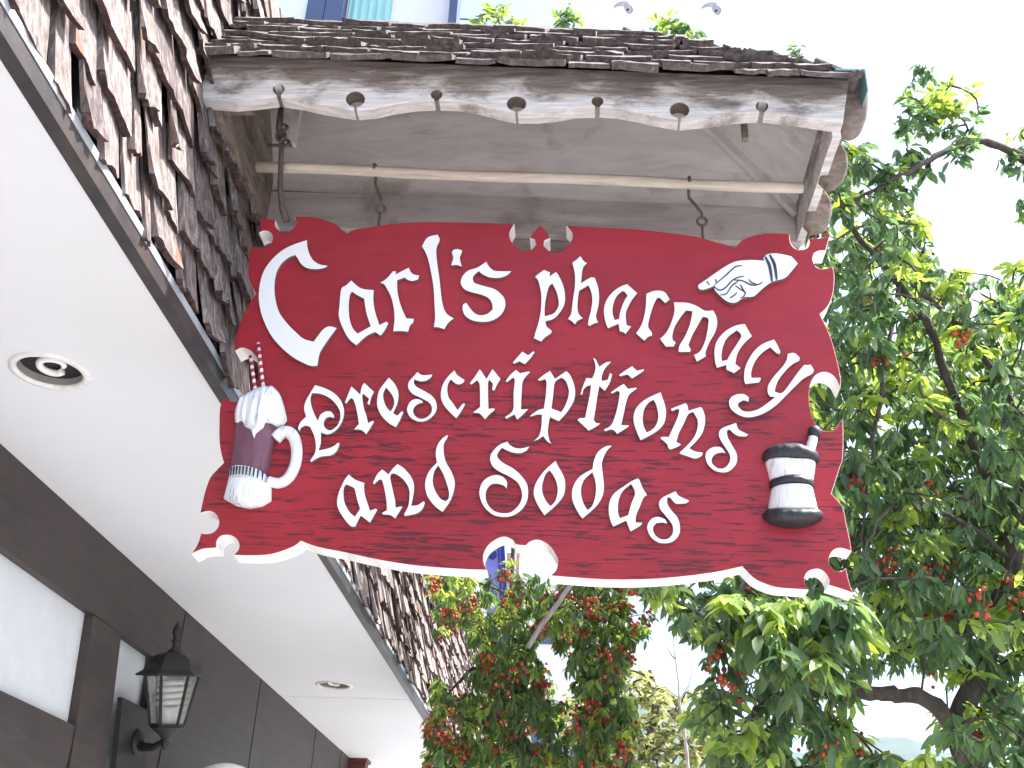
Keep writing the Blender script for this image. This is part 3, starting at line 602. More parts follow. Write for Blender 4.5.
# ------------------------------------------------------------------ CANOPY over the sign
can = thing('shingled_canopy', 'small hipped wooden canopy with shingles and keyhole scalloped fascia above the red sign', 'canopy', (-.15, 2.45, 3.5))
YF = 2.18
def keyhole(cx, cy, rx, ry, edge, slot):
    """clockwise along the lower edge, which is walked from right to left"""
    a0 = math.asin(min(1, slot/rx)); pts = [(cx+slot, edge)]
    N_ = 12
    for i in range(N_+1):
        a = a0+(2*math.pi-2*a0)*i/N_   # measured from straight down, counter clockwise over the right side
        pts.append((cx+rx*math.sin(a), cy+ry*math.cos(a)))
    pts.append((cx-slot, edge)); return pts
low = [(843, 127.5), (822, 124), (801, 121)]
low += keyhole(762, 110.5, 6, 5.5, 116.5, 2.6)+[(735, 118), (717, 121)]
low += keyhole(679.5, 114.5, 9.6, 7.6, 124.6, 1.2)+[(658, 121), (636, 116), (615, 112.5)]
low += keyhole(597.5, 105.6, 5.6, 4.8, 111.6, 2.4)+[(575, 112.5), (555, 116), (538, 117.6)]
low += keyhole(516.5, 108.2, 9.6, 7.4, 117.8, 1.2)+[(498, 114), (479, 109), (458, 105.5)]
low += keyhole(436.5, 98.9, 5.6, 4.6, 104.6, 2.4)+[(414, 105.5), (391, 109), (373, 113)]
low += keyhole(355.3, 103.5, 9.4, 7.6, 114.4, 1.2)+[(338, 112), (320.6, 109), (300, 104.5)]
low += keyhole(278.5, 93.5, 5.6, 5.2, 101.5, 2.2)+[(255, 104), (235, 106), (218, 105), (202.5, 103.5), (199, 98), (203, 85), (207, 72), (208, 58)]
low = [(x, y-4.5) for x, y in low]
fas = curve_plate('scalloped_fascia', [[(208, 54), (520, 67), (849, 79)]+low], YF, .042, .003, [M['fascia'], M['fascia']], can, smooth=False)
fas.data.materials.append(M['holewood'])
HC = [(762, 110.5, 6), (679.5, 114.5, 9.6), (597.5, 105.6, 5.6), (516.5, 108.2, 9.6), (436.5, 98.9, 5.6), (355.3, 103.5, 9.4), (278.5, 93.5, 5.6)]
for hx, hy, hr in HC:   # darker brown wood on the faces inside each keyhole
    hc = PY(hx, hy-4.5, YF); rad_ = (PY(hx+hr, hy-4.5, YF)-hc).length*1.12
    for p_ in fas.data.polygons:
        if abs(p_.normal.y) < .8 and math.hypot(p_.center.x-hc.x, p_.center.z-hc.z) < rad_: p_.material_index = 2
def ze_top(x, y=YF):   # eave line (top of the fascia), sagging a little outwards
    return 3.737+(x+1.032)*(3.632-3.737)/1.70
XL, XR = -1.09, .672
YBk = 2.715; YM = 2.447
XRr = .13
zr = lambda x: 4.115+(x+.58)*(4.05-4.115)/.73
def V3(x, y, z): return Vector((x, y, z))
eFL, eFR = V3(XL, YF-.02, ze_top(XL)-.004), V3(XR, YF-.02, ze_top(XR)-.004)
eBL, eBR = V3(XL, YBk+.02, ze_top(XL)-.0), V3(XR, YBk+.02, ze_top(XR)-.0)
rL, rR = V3(XL, YM, zr(XL)), V3(XRr, YM, zr(XRr))
def panel(name, pts, thick, mat, parent, into):
    n = len(pts); nn = (pts[1]-pts[0]).cross(pts[2]-pts[0]).normalized()
    if nn.dot(into) < 0: nn = -nn
    vs = list(pts)+[p+nn*thick for p in pts]
    me = D.meshes.new(name); bm = bmesh.new(); bv = [bm.verts.new(v) for v in vs]
    for f_ in [tuple(range(n)), tuple(range(2*n-1, n-1, -1))]+[(i, (i+1) % n, (i+1) % n+n, i+n) for i in range(n)]: bm.faces.new([bv[i] for i in f_])
    bmesh.ops.recalc_face_normals(bm, faces=bm.faces); bm.to_mesh(me); bm.free(); me.materials.append(mat)
    o = D.objects.new(name, me); COL.objects.link(o); setp(o, parent); return o
dn = Vector((0, 0, -1))
dz = Vector((0, 0, -.012))
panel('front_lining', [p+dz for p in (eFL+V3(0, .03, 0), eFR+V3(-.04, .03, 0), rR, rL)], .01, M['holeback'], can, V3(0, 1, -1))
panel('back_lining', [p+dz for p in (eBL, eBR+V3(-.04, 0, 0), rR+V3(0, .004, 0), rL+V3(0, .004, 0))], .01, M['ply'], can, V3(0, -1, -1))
panel('hip_lining', [p+dz*1.5 for p in (eFR+V3(-.03, .03, 0), eBR+V3(-.03, -.01, 0), rR+V3(.004, 0, 0))], .01, M['ply'], can, V3(-1, 0, -1))
# cover battens inside
mb = MB()
d0 = (rR-eBR); mb.tube([eBR+V3(-.05, -.04, -.03), rR+V3(0, .01, -.035)], .017, 4); mb.tube([eFR+V3(-.05, .05, -.03), rR+V3(0, -.01, -.035)], .017, 4)
mb.obj('hip_rafter', M['ply'], can)
# back fascia, whose lower edge shows under the lining
zb0, zb1 = 3.572, 3.510
mb = MB()
def bz(x): return zb0+(x+.99)*(zb1-zb0)/1.61
N_ = 12
for i in range(N_):
    xa = -.99+1.62*i/N_; xb = -.99+1.62*(i+1)/N_
    mb.hexa([(xa, YBk, bz(xa)), (xb, YBk, bz(xb)), (xb, YBk+.03, bz(xb)), (xa, YBk+.03, bz(xa)), (xa, YBk, bz(xa)+.13), (xb, YBk, bz(xb)+.13), (xb, YBk+.03, bz(xb)+.13), (xa, YBk+.03, bz(xa)+.13)])
mb.obj('back_fascia', M['ply'], can)
mb = MB()
for i in range(N_):
    xa = -1.03+1.66*i/N_; xb = -1.03+1.66*(i+1)/N_; h_ = .105
    mb.hexa([(xa, YBk+.034, bz(xa)-h_), (xb, YBk+.034, bz(xb)-h_), (xb, YBk+.06, bz(xb)-h_), (xa, YBk+.06, bz(xa)-h_), (xa, YBk+.034, bz(xa)+.1), (xb, YBk+.034, bz(xb)+.1), (xb, YBk+.06, bz(xb)+.1), (xa, YBk+.06, bz(xa)+.1)])
mb.obj('back_valance', M['brownwood2'], can)
# left end board, scalloped, against the shingle wall
def yz_board(name, pts, x0, x1, mat, parent):
    me = D.meshes.new(name); bm = bmesh.new(); n = len(pts)
    A = [bm.verts.new((x0, y, z)) for y, z in pts]; B = [bm.verts.new((x1, y, z)) for y, z in pts]
    bm.faces.new(A); bm.faces.new(B[::-1])
    for i in range(n): bm.faces.new((A[i], A[(i+1) % n], B[(i+1) % n], B[i]))
    bmesh.ops.recalc_face_normals(bm, faces=bm.faces); bm.to_mesh(me); bm.free(); me.materials.append(mat)
    o = D.objects.new(name, me); COL.objects.link(o); setp(o, parent); return o
zl = lambda y: 3.583+(y-YF)*(3.574-3.583)/.53
lp = [(YF+.033, 3.76), (YF+.033, 3.60)]
for i in range(25):
    t = i/24; y = YF+.036+(.50)*t
    lp.append((y, zl(y)+.012*math.cos(t*math.pi*6)))
lp += [(YBk-.003, 3.59), (YBk-.003, 3.76), (YM, 4.05)]
yz_board('end_board', lp, -1.07, -.985, M['brownwood'], can)
mb = MB(); mb.box((-.984, YF+.034, 3.60), (-.90, YF+.072, 3.74)); mb.obj('corner_block', M['brownwood'], can)
# right end board
zr0 = lambda y: 3.478+(y-YF)*(3.512-3.478)/.53
rp = [(YF+.033, 3.62)]
for i in range(25):
    t = i/24; y = YF+.034+(.53)*t
    rp.append((y, zr0(y)+.003*math.sin(t*9)))
rp += [(YBk+.03, 3.64)]
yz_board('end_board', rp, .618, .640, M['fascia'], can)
# scalloped outer end: three weathered lobes standing outside the end board
def lobe(px, Y, th, nm='end_lobe'):
    return curve_plate(nm, [px], Y, th, .006, [M['brownwood']], can, smooth=True, sub=4)
lobe([(838,70),(862,74),(868,90),(868,112),(862,128),(852,134),(843,132),(838,120)], YF+.035, .03)
lobe([(828,146),(842,142),(848,155),(847,171),(838,183),(828,186),(820,178)], YF+.20, .03)
lobe([(812,196),(826,190),(832,202),(831,218),(824,228),(812,230),(804,222)], YF+.37, .03)
# crossbar and hooks
mb = MB()
pa, pb = PY(257, 167, YS), PY(803, 188, YS)
rr = .0155; n = 14; pts = [pa.lerp(pb, i/n)+V3(0, 0, .0025*math.sin(i*.9)) for i in range(n+1)]
mb.tube(pts, [rr*(1+.06*math.sin(i*2.1)) for i in range(n+1)], 8); mb.obj('crossbar', M['pole'], can, True)
# shingles
fsl = (rL-eFL); 
mb = MB()
U = (eFR-eFL).normalized(); Vv = (fsl-U*fsl.dot(U)); Ls = Vv.length; Vv.normalize(); Nn = U.cross(Vv); 
if Nn.y > 0: Nn = -Nn
W = (eFR-eFL).length; wr = (rR-eFL).dot(U)
shakes(mb, eFL-Vv*.056, U, Vv, Nn, 0, W, 8, Ls/8., .08, .19, .014, .12, clip=lambda v: (0, W+.02-(W-wr)*min(1, v/Ls)), rough=.55, rng=random.Random(5), wig=.006)
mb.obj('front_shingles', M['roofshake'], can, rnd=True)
mb = MB(); U2 = -U; Vb = (rL-eBL); Vb = (Vb-U*Vb.dot(U)).normalized(); Nb = U.cross(Vb); 
if Nb.y < 0: Nb = -Nb
shakes(mb, eBR-Vb*.056, U2, Vb, Nb, 0, W, 7, Ls/7., .08, .19, .017, .13, clip=lambda v: ((W-wr)*min(1, v/Ls), W), rough=.55, rng=random.Random(6), wig=.006)
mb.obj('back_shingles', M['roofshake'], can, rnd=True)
mb = MB(); Uh = (eBR-eFR).normalized(); mid = (eFR+eBR)/2; Vh = (rR-mid); Lh = Vh.length; Vh.normalize(); Nh = Uh.cross(Vh); Wh = (eBR-eFR).length
if Nh.x < 0: Nh = -Nh
shakes(mb, eFR-Vh*.01, Uh, Vh, Nh, 0, Wh, 10, Lh/10., .06, .14, .012, .12, clip=lambda v: (Wh/2*min(1, v/Lh), Wh-Wh/2*min(1, v/Lh)), rough=.5, rng=random.Random(8), wig=.005)
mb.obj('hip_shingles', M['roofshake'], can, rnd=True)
mb = MB()
nst = 9
for i in range(nst):   # stepped flashing over the front hip
    a = eFR.lerp(rR, i/nst); b = eFR.lerp(rR, (i+1)/nst); up = V3(.018, .012, .028)
    mb.hexa([a+up, b+up, b+up+V3(.03, .06, 0), a+up+V3(.03, .06, 0), a+up+V3(0, 0, .004), b+up+V3(0, 0, .004), b+up+V3(.03, .06, .004), a+up+V3(.03, .06, .004)])
a = eFR+V3(.018, -.004, .024); mb.hexa([a+V3(-.06, 0, 0), a+V3(.012, 0, -.002), a+V3(.012, .16, -.002), a+V3(-.06, .16, 0), a+V3(-.06, 0, .006), a+V3(.012, 0, .004), a+V3(.012, .16, .004), a+V3(-.06, .16, .006)])
mb.hexa([a+V3(.0125, 0, -.07), a+V3(.0155, 0, -.07), a+V3(.0155, .16, -.07), a+V3(.0125, .16, -.07), a+V3(.0125, 0, .004), a+V3(.0155, 0, .004), a+V3(.0155, .16, .004), a+V3(.0125, .16, .004)])
mb.obj('flashing', M['teal'], can)
# hangers
def hook(pxa, pxb, label):
    h = thing('sign_hook', label, 'hook', PY(*pxb, YS+.02), 'iron hooks holding the sign')
    a = PY(*pxa, YS); b = PY(*pxb, YS+.02); mb = MB()
    top_ = [a+V3(0, .02*math.cos(t), .02*math.sin(t)) for t in (math.radians(200), math.radians(150), math.radians(90), math.radians(30), math.radians(-20))]
    mb.tube([a+V3(0, -.018, -.004)]+top_[1:]+[a+V3(0, .02, -.03), b+V3(0, 0, .03), b+V3(0, 0, .012)], .0042, 8); mb.obj('hook_rod', M['iron'], h, True)
    mb = MB(); c = b
    mb.tube([c+V3(.013*math.cos(t), 0, .013*math.sin(t)) for t in [i*math.pi/8 for i in range(17)]], .004, 8, False)
    mb.tube([c+V3(0, 0, -.012), c+V3(0, 0, -.06)], .0038, 8); mb.obj('eye_bolt', M['iron'], h, True)
hook((375, 171), (380.5, 209), 'rusty iron hook and eye bolt above the word at the left half of the sign')
hook((689, 184), (702, 221.5), 'rusty iron hook and eye bolt above the pointing hand, nearer the canopy end')
strap = thing('iron_strap', 'dark iron strap and chain hanging inside the left end of the canopy', 'strap', PY(286, 222, YS))
mb = MB()
mb.tube([PY(281, 108, 2.36), PY(279, 128, 2.38), PY(282, 140, 2.40), PY(281, 160, 2.41), PY(280, 185, 2.43), PY(282, 208, 2.45), PY(287, 222, 2.465)], [.008, .010, .008, .007, .008, .009, .010], 8)
mb.obj('strap_bar', M['iron'], strap, True)
mb = MB()
for (x, y) in ((283, 128), (281, 136), (285, 143)): 
    c = PY(x, y, 2.385); mb.tube([c+V3(.012*math.cos(t), .004*math.sin(2*t), .014*math.sin(t)) for t in [i*math.pi/7 for i in range(15)]], .0045, 6, False)
mb.tube([PY(268, 145, 2.39), PY(292, 146, 2.39)], .005, 6)
mb.obj('chain_link', M['iron'], strap, True)
mb = MB(); a = PY(297, 108, 2.40); b = PY(303, 145, 2.40); mb.box((a.x-.006, 2.39, b.z), (a.x+.014, 2.41, a.z)); mb.obj('batten', M['ply'], can)
mb = MB(); a = PY(741, 122, 2.30); b = PY(748, 140, 2.30); mb.box((a.x, 2.29, b.z), (b.x, 2.31, a.z+.02)); mb.obj('clip', M['brownwood'], can)
# ------------------------------------------------------------------ recessed lights in the soffit
def spiral_bulb(mb, c, r_, turns, pitch, tr, ax=Vector((0, 0, 1)), n=16):
    u = ax.orthogonal().normalized(); w = ax.cross(u); N = int(turns*n)
    mb.tube([c+(u*math.cos(2*math.pi*i/n)+w*math.sin(2*math.pi*i/n))*r_+ax*(pitch*i/n) for i in range(N+1)], tr, 6)
def downlight(x, y):
    t = thing('recessed_light', '', 'ceiling light', (x, y, ZS), 'recessed lights in the white soffit')
    mb = MB(); vs = []; fs = []; n = 48
    prof = [(.0815, .006), (.0815, -.003), (.088, -.0075), (.099, -.006), (.102, 0.0)]
    for r_, z in prof:
        for j in range(n): a = 2*math.pi*j/n; vs.append((x+r_*math.cos(a), y+r_*math.sin(a), ZS+z))
    for i in range(len(prof)-1):
        for j in range(n): a = i*n+j; b = i*n+(j+1) % n; fs.append((a, b, b+n, a+n))
    mb.add(vs, fs); mb.obj('trim_ring', M['trim'], t, True)
    mb = MB(); vs = []; fs = []; prof = [(.0812, .001), (.078, .03), (.07, .11), (.02, .112)]
    for r_, z in prof:
        for j in range(n): a = 2*math.pi*j/n; vs.append((x+r_*math.cos(a), y+r_*math.sin(a), ZS+z))
    for i in range(len(prof)-1):
        for j in range(n): a = i*n+j; b = i*n+(j+1) % n; fs.append((a, a+n, b+n, b))
    fs.append(tuple(len(prof)*n-n+j for j in range(n)))
    mb.add(vs, fs); mb.obj('reflector_can', M['can'], t, True)
    mb = MB(); spiral_bulb(mb, V3(x, y, ZS+.008), .030, 3.2, .019, .010); mb.lathe((x, y, ZS+.07), (x, y, ZS+.11), [(0, .022), (.04, .02)], 12); mb.obj('bulb', M['bulb'], t, True)
    return t
d1 = downlight(*LIGHTS[0]); d1['label'] = 'large round recessed light nearest the viewer, beside the shingle edge at the left'
d2 = downlight(*LIGHTS[1]); d2['label'] = 'small looking recessed light farther along the soffit, under the red sign'
# ------------------------------------------------------------------ wall lantern
XLn = XW+.165
tip = PX(178, 622, XLn); bot = PX(164.5, 750, XLn)
ax = (tip-bot); HL = ax.length; ax.normalize()
lan = thing('wall_lantern', 'black six sided carriage lantern with a spiral bulb on a bracket by the white panel', 'lamp', bot)
def at(t): return bot+ax*(t*HL)
s_ = HL
r0 = s_/3.35
mb = MB()
mb.lathe(bot, tip, [(0, .004), (.02*s_, .012), (.05*s_, .017), (.075*s_, .010), (.09*s_, .018), (.12*s_, .03), (.165*s_, r0*.42), (.18*s_, r0*.46)], 24); mb.obj('base_cup', M['lampmetal'], lan, True)
LPH = .68
u6 = ax.orthogonal().normalized(); w6 = ax.cross(u6)
def hexpt(t, r_, j): a = 2*math.pi*(j+LPH)/6; return at(t)+(u6*math.cos(a)+w6*math.sin(a))*r_
rb, rt = r0*.44, r0*.72; tb, tt = .19, .60
mb = MB()
for j in range(6):
    mb.tube([hexpt(tb, rb, j), hexpt(tt, rt, j)], .0065, 4)
    mb.tube([hexpt(tb, rb, j), hexpt(tb, rb, j+1)], .0065, 4); mb.tube([hexpt(tt, rt, j), hexpt(tt, rt, j+1)], .0065, 4)
mb.obj('cage', M['lampmetal'], lan)
mb = MB()
for j in range(6):
    a, b, c, d = hexpt(tb, rb*.97, j), hexpt(tb, rb*.97, j+1), hexpt(tt, rt*.97, j+1), hexpt(tt, rt*.97, j)
    nn = (b-a).cross(d-a).normalized()*.002
    mb.hexa([a, b, b+nn, a+nn, d, c, c+nn, d+nn])
mb.obj('glass_pane', M['glass'], lan)
mb = MB(); vs = []; fs = []
prof = [(.585, r0*.66), (.568, r0*.95), (.58, r0*.97), (.615, r0*.78), (.655, r0*.74), (.70, r0*.64), (.735, r0*.48), (.76, r0*.2)]
for t, r_ in prof:
    for j in range(6): vs.append(hexpt(t, r_, j))
for i in range(len(prof)-1):
    for j in range(6): a = i*6+j; b = i*6+(j+1) % 6; fs.append((a, b, b+6, a+6))
fs += [tuple(range(5, -1, -1)), tuple(len(prof)*6-6+j for j in range(6))]
mb.add(vs, fs); rf = mb.obj('lantern_roof', M['lampmetal'], lan)
mb = MB(); mb.lathe(at(.75), tip, [(0, r0*.2), (.02*s_, r0*.2), (.04*s_, .012), (.08*s_, .011), (.095*s_, .019), (.11*s_, .011), (.14*s_, .013), (.17*s_, .018), (.20*s_, .014), (.25*s_, .002)], 16); mb.obj('finial', M['lampmetal'], rf, True)
mb = MB(); spiral_bulb(mb, at(.33), r0*.30, 4.6, .024, .0095, ax); mb.obj('bulb', M['bulb'], lan, True)
mb = MB(); mb.lathe(at(.19), at(.34), [(0, r0*.28), (.10*s_, r0*.28), (.14*s_, r0*.3)], 14); mb.obj('bulb_socket', M['trim'], lan, True)
wp = [PX(x, y, XW) for x, y in ((117, 697), (146, 712), (139, 785), (108, 785))]
mb = MB(); vs = [V3(XW+.002, p.y, p.z) for p in wp]+[V3(XW+.022, p.y, p.z) for p in wp]
mb.add(vs, [(0, 1, 2, 3), (7, 6, 5, 4), (0, 4, 5, 1), (1, 5, 6, 2), (2, 6, 7, 3), (3, 7, 4, 0)]); mb.obj('back_plate', M['lampmetal'], lan)
am = PX(131, 742, XW); am = V3(XW+.02, am.y, am.z)
e = at(.07)
mb = MB(); mb.tube([am, am.lerp(e, .3)+V3(0, 0, -.02), am.lerp(e, .65)+V3(0, 0, -.022), am.lerp(e, .9)+V3(0, 0, -.005), e], [.024, .018, .014, .013, .013], 10); mb.lathe(am, am+V3(.03, 0, 0), [(0, .05), (.012, .046), (.03, .024)], 18); mb.obj('arm', M['lampmetal'], lan, True)
# white round-topped thing just entering the frame
tp = PY(229, 763.5, 4.75)
rg = thing('globe_lamp', 'white round globe lamp, only its top showing below the brown wall boards', 'lamp', tp-V3(0, 0, .5))
mb = MB(); R_ = .2; mb.ball(tp-V3(0, 0, R_), R_, 32, 20, (1, 1, 1)); mb.obj('globe', M['bulb'], rg, True)
mb = MB(); mb.lathe(tp-V3(0, 0, 2*R_+.05), tp-V3(0, 0, 2*R_-.02), [(0, .04), (.03, .06), (.07, .07)], 20); mb.obj('globe_fitter', M['lampmetal'], rg, True)
mb = MB(); q0 = tp-V3(0, 0, 2*R_+.03); mb.tube([q0, V3(XW, q0.y, q0.z)], .015, 8); mb.obj('arm', M['lampmetal'], rg)
# ------------------------------------------------------------------ GROUND
def sheet(name, x0, x1, y0, y1, z, mat, kind='structure'):
    o = mesh_obj(name, [(x0, y0, z), (x1, y0, z), (x1, y1, z), (x0, y1, z)], [(0, 1, 2, 3)], mat); o['kind'] = kind; return o
sheet('ground', -4000, 4000, -4000, 4000, -.12, M['soil'])
mb = MB(); mb.box((-30, -30, -.3), (3.3, 60, 0)); o = mb.obj('pavement', M['conc']); o['kind'] = 'structure'
mb = MB(); mb.box((3.302, -30, -.3), (3.46, 60, .004)); o = mb.obj('kerb', M['conc']); o['kind'] = 'structure'
sheet('road', 3.461, 11.5, -60, 90, -.115, M['asph'])
mb = MB(); mb.box((11.5, -30, -.3), (16, 60, 0)); o = mb.obj('pavement', M['conc']); o['kind'] = 'structure'
mb = MB()
for k in range(12): mb.box((7.4, -20+k*6, -.115), (7.52, -17+k*6, -.111))
o = mb.obj('road_marking', M['line']); o['kind'] = 'structure'
# ------------------------------------------------------------------ TREES
rs = np.random.RandomState(4)
def leaf_cloud(P, Dr, L, Wd, nrmls, rnd, name, mat, parent, curl=.25):
    """one small folded, curved blade per row"""
    P = np.asarray(P); Dr = np.asarray(Dr); Dr /= np.linalg.norm(Dr, axis=1)[:, None]
    Nn = np.asarray(nrmls); Nn = Nn-Dr*np.sum(Nn*Dr, 1)[:, None]; Nn /= np.linalg.norm(Nn, axis=1)[:, None]+1e-9
    S = np.cross(Dr, Nn); n = len(P); L = L[:, None]; Wd = Wd[:, None]
    V = np.zeros((n, 11, 3))
    V[:, 0] = P
    st = [(.22, .62, 0), (.5, 1., 0), (.78, .68, 0)]
    for k, (t, w, _) in enumerate(st):
        c = P+Dr*L*t-Nn*L*curl*t*t
        V[:, 1+3*k] = c-S*Wd*.5*w+Nn*Wd*.16*w; V[:, 2+3*k] = c; V[:, 3+3*k] = c+S*Wd*.5*w+Nn*Wd*.16*w
    V[:, 10] = P+Dr*L-Nn*L*curl
    fq = np.array([[1, 2, 5, 4], [2, 3, 6, 5], [4, 5, 8, 7], [5, 6, 9, 8]]); ft = np.array([[0, 2, 1], [0, 3, 2], [7, 8, 10], [8, 9, 10]])
    off = (np.arange(n)*11)[:, None, None]
    quads = (fq[None]+off).reshape(-1, 4); tris = (ft[None]+off).reshape(-1, 3)
    me = D.meshes.new(name); nv = n*11; nf = n*8
    me.vertices.add(nv); me.vertices.foreach_set('co', V.reshape(-1))
    loops = np.concatenate([quads.reshape(-1), tris.reshape(-1)]); me.loops.add(len(loops)); me.loops.foreach_set('vertex_index', loops.astype(np.int32))
    ls = np.concatenate([np.arange(n*4)*4, n*16+np.arange(n*4)*3]).astype(np.int32)
    me.polygons.add(nf); me.polygons.foreach_set('loop_start', ls)
    me.polygons.foreach_set('use_smooth', np.ones(nf, bool)); me.update(calc_edges=True); me.validate()
    a = me.attributes.new('rnd', 'FLOAT', 'FACE'); a.data.foreach_set('value', np.concatenate([np.repeat(rnd, 4), np.repeat(rnd, 4)]).astype(np.float32))
    me.materials.append(mat); o = D.objects.new(name, me); COL.objects.link(o); setp(o, parent); return o
def inpoly(x, y, poly):
    c = False; n = len(poly)
    for i in range(n):
        x0, y0 = poly[i]; x1, y1 = poly[(i+1) % n]
        if (y0 > y) != (y1 > y) and x < (x1-x0)*(y-y0)/(y1-y0)+x0: c = not c
    return c
def grow(limbs, tips, maxlen=9.):
    """join each tip to the nearest point of the skeleton so far; gives thin twigs that hang together"""
    nodes = [p for lb in limbs for p in lb]; A = np.array([tuple(p) for p in nodes]); out = []
    tips = sorted(tips, key=lambda p: np.min(np.sum((A-np.array(p))**2, 1)))
    X = np.zeros((len(A)+2*len(tips)+2, 3)); X[:len(A)] = A; nx = len(A)
    for p in tips:
        d = np.sum((X[:nx]-np.array(p))**2, 1); k = int(np.argmin(d)); a = Vector(X[k]); b = Vector(p); L = (b-a).length
        if L < .01: continue
        m = a.lerp(b, .5)+Vector((rs.uniform(-.1, .1), rs.uniform(-.1, .1), rs.uniform(0, .14)))*L
        out.append((a, m, b)); X[nx] = m; X[nx+1] = b; nx += 2
    return out
def refine(pts, n=4, j=.02):
    out = []
    P = [Vector(p) for p in pts]
    for i in range(len(P)-1):
        p0 = P[max(i-1, 0)]; p1 = P[i]; p2 = P[i+1]; p3 = P[min(i+2, len(P)-1)]
        for k in range(n):
            t = k/n; q_ = .5*((2*p1)+(p2-p0)*t+(2*p0-5*p1+4*p2-p3)*t*t+(3*p1-p0-3*p2+p3)*t**3)
            out.append(q_+Vector((rs.uniform(-j, j), rs.uniform(-j, j), rs.uniform(-j, j))))
    out.append(P[-1]); return out
def make_tree(name, label, cat, limbs, radii, sprays, leafm, leafL, leafW, per, berrym=None, berry_p=.2, berry_r=.009, droop=.8, mainmat=None, group=None, young=.12, twig=.0035, base=None, extra=None, berry_fn=None, jit=.02, merge=False):
    root = thing(name, label, cat, base or limbs[0][0], group)
    mb = MB(); sk = []
    for lb, rr_ in zip(limbs, radii):
        pts = refine(lb, 5, jit*.4); n = len(pts); sk.append(pts)
        mb.tube(pts, [(rr_[0]+(rr_[1]-rr_[0])*i/(n-1))*(1+.10*math.sin(i*1.7)) for i in range(n)], 8)
    if not merge: mb.obj('trunk', mainmat or M['bark'], root, True)
    tw = grow(sk, [tuple(s_[0]) for s_ in sprays])
    if not merge: mb = MB()
    for a, m, b in tw: mb.tube([a, m, b], [twig*1.7, twig*1.3, twig], 4, False)
    if merge: mb.obj('trunk', mainmat or M['bark'], root, True)
    elif tw: mb.obj('twigs', mainmat or M['bark'], root, True)
    P = []; Dd = []; NN = []; RR = []; LL = []; BP = []
    for (c, size, up) in sprays:
        c = np.array(c); yng = rs.rand() < young; k = max(3, int(per*rs.uniform(.7, 1.3)))
        main = np.array([rs.uniform(-1, 1), rs.uniform(-1, 1), up+rs.uniform(-.4, .4)]); main /= np.linalg.norm(main)
        for i in range(k):
            t = rs.rand(); pos = c+main*(t-.6)*leafL*1.3*size+rs.normal(0, leafL*.10, 3)
            ang = rs.uniform(0, 2*math.pi); rad = np.array([math.cos(ang), math.sin(ang), 0])
            d = main*.55+rad*rs.uniform(.5, 1.)+np.array([0, 0, -droop*rs.uniform(.3, 1.5)*(0.25 if yng else 1)])
            P.append(pos); Dd.append(d); nn = np.array([0, 0, 1.])+rs.normal(0, .45, 3); NN.append(nn)
            RR.append(np.clip((rs.uniform(.72, 1.) if yng else rs.beta(2, 2.4)*.8)+rs.normal(0, .03), 0, 1)); LL.append(leafL*size*rs.uniform(.65, 1.15))
        pb = berry_fn(c) if berry_fn else berry_p
        if berrym and rs.rand() < pb:
            for i in range(rs.randint(8, 19)):
                BP.append((c+rs.normal(0, max(.02, leafL*.3), 3)+np.array([0, 0, -leafL*.35]), berry_r*rs.uniform(.8, 1.2)))
    LL = np.array(LL)
    leaf_cloud(P, Dd, LL, LL*leafW, NN, np.array(RR), 'crown', leafm, root)
    if BP:
        mb = MB()
        for c, r_ in BP: mb.ball(tuple(c), r_, 6, 4, (1, 1, 1.05), rs.rand())
        mb.obj('berries', berrym, root, True, True)
    return root
def region_sprays(poly, n, ya, yb, size=1., up=-.2, holes=()):
    xs_ = [p[0] for p in poly]; ys_ = [p[1] for p in poly]; out = []; tries = 0
    while len(out) < n and tries < n*60:
        tries += 1
        x = rs.uniform(min(xs_), max(xs_)); y = rs.uniform(min(ys_), max(ys_))
        if not inpoly(x, y, poly) or any(((x-hx)/hr)**2+((y-hy)/hs)**2 < 1 for hx, hy, hr, hs in holes): continue
        Y = rs.uniform(ya, yb); p = PY(x, y, Y)
        out.append((tuple(p), size*rs.uniform(.85, 1.15), up+rs.uniform(-.4, .4)))
    return out
L_ = lambda pts: [PY(x, y, Y) for x, y, Y in pts]
# --- big fruiting tree at the right
tb = PY(985, 800, 4.6)
limbs = [[V3(tb.x+.15, 4.7, -.05), V3(tb.x+.12, 4.68, .9), tb, PY(960, 735, 4.5), PY(985, 650, 4.5), PY(1015, 560, 4.45), PY(1035, 450, 4.4)],
         L_([(960,738,4.5),(935,705,4.4),(905,695,4.35),(870,694,4.3),(843,686,4.3),(815,690,4.35),(780,698,4.4),(755,712,4.4),(744,735,4.45),(741,775,4.5)]),
         L_([(843,686,4.3),(800,668,4.25),(770,655,4.25),(737,640,4.2),(702,616,4.15),(672,600,4.1),(645,589,4.1)]),
         L_([(1015,560,4.45),(985,470,4.6),(955,400,4.5),(930,330,4.4),(900,285,4.3),(870,250,4.3),(845,215,4.2)]),
         L_([(1035,450,4.4),(1000,380,4.5),(960,330,4.3),(930,300,4.2),(905,280,4.15)]),
         L_([(1060,400,4.5),(1080,250,4.4),(1060,180,4.3),(1024,158,4.2),(985,142,4.1),(950,148,4.05),(915,168,4.0),(880,185,4.0),(855,200,4.0)]),
         L_([(985,142,4.1),(965,125,4.1),(945,95,4.1)]),
         L_([(845,215,4.2),(780,150,4.5),(720,90,4.6),(690,50,4.6),(672,30,4.6)]),
         L_([(780,150,4.5),(650,100,4.8),(560,50,4.8),(500,25,4.8)]),
         L_([(900,285,4.3),(880,400,4.2),(868,480,4.2),(860,540,4.2)]),
         L_([(1015,560,4.45),(960,520,4.3),(900,500,4.2),(868,540,4.0)])]
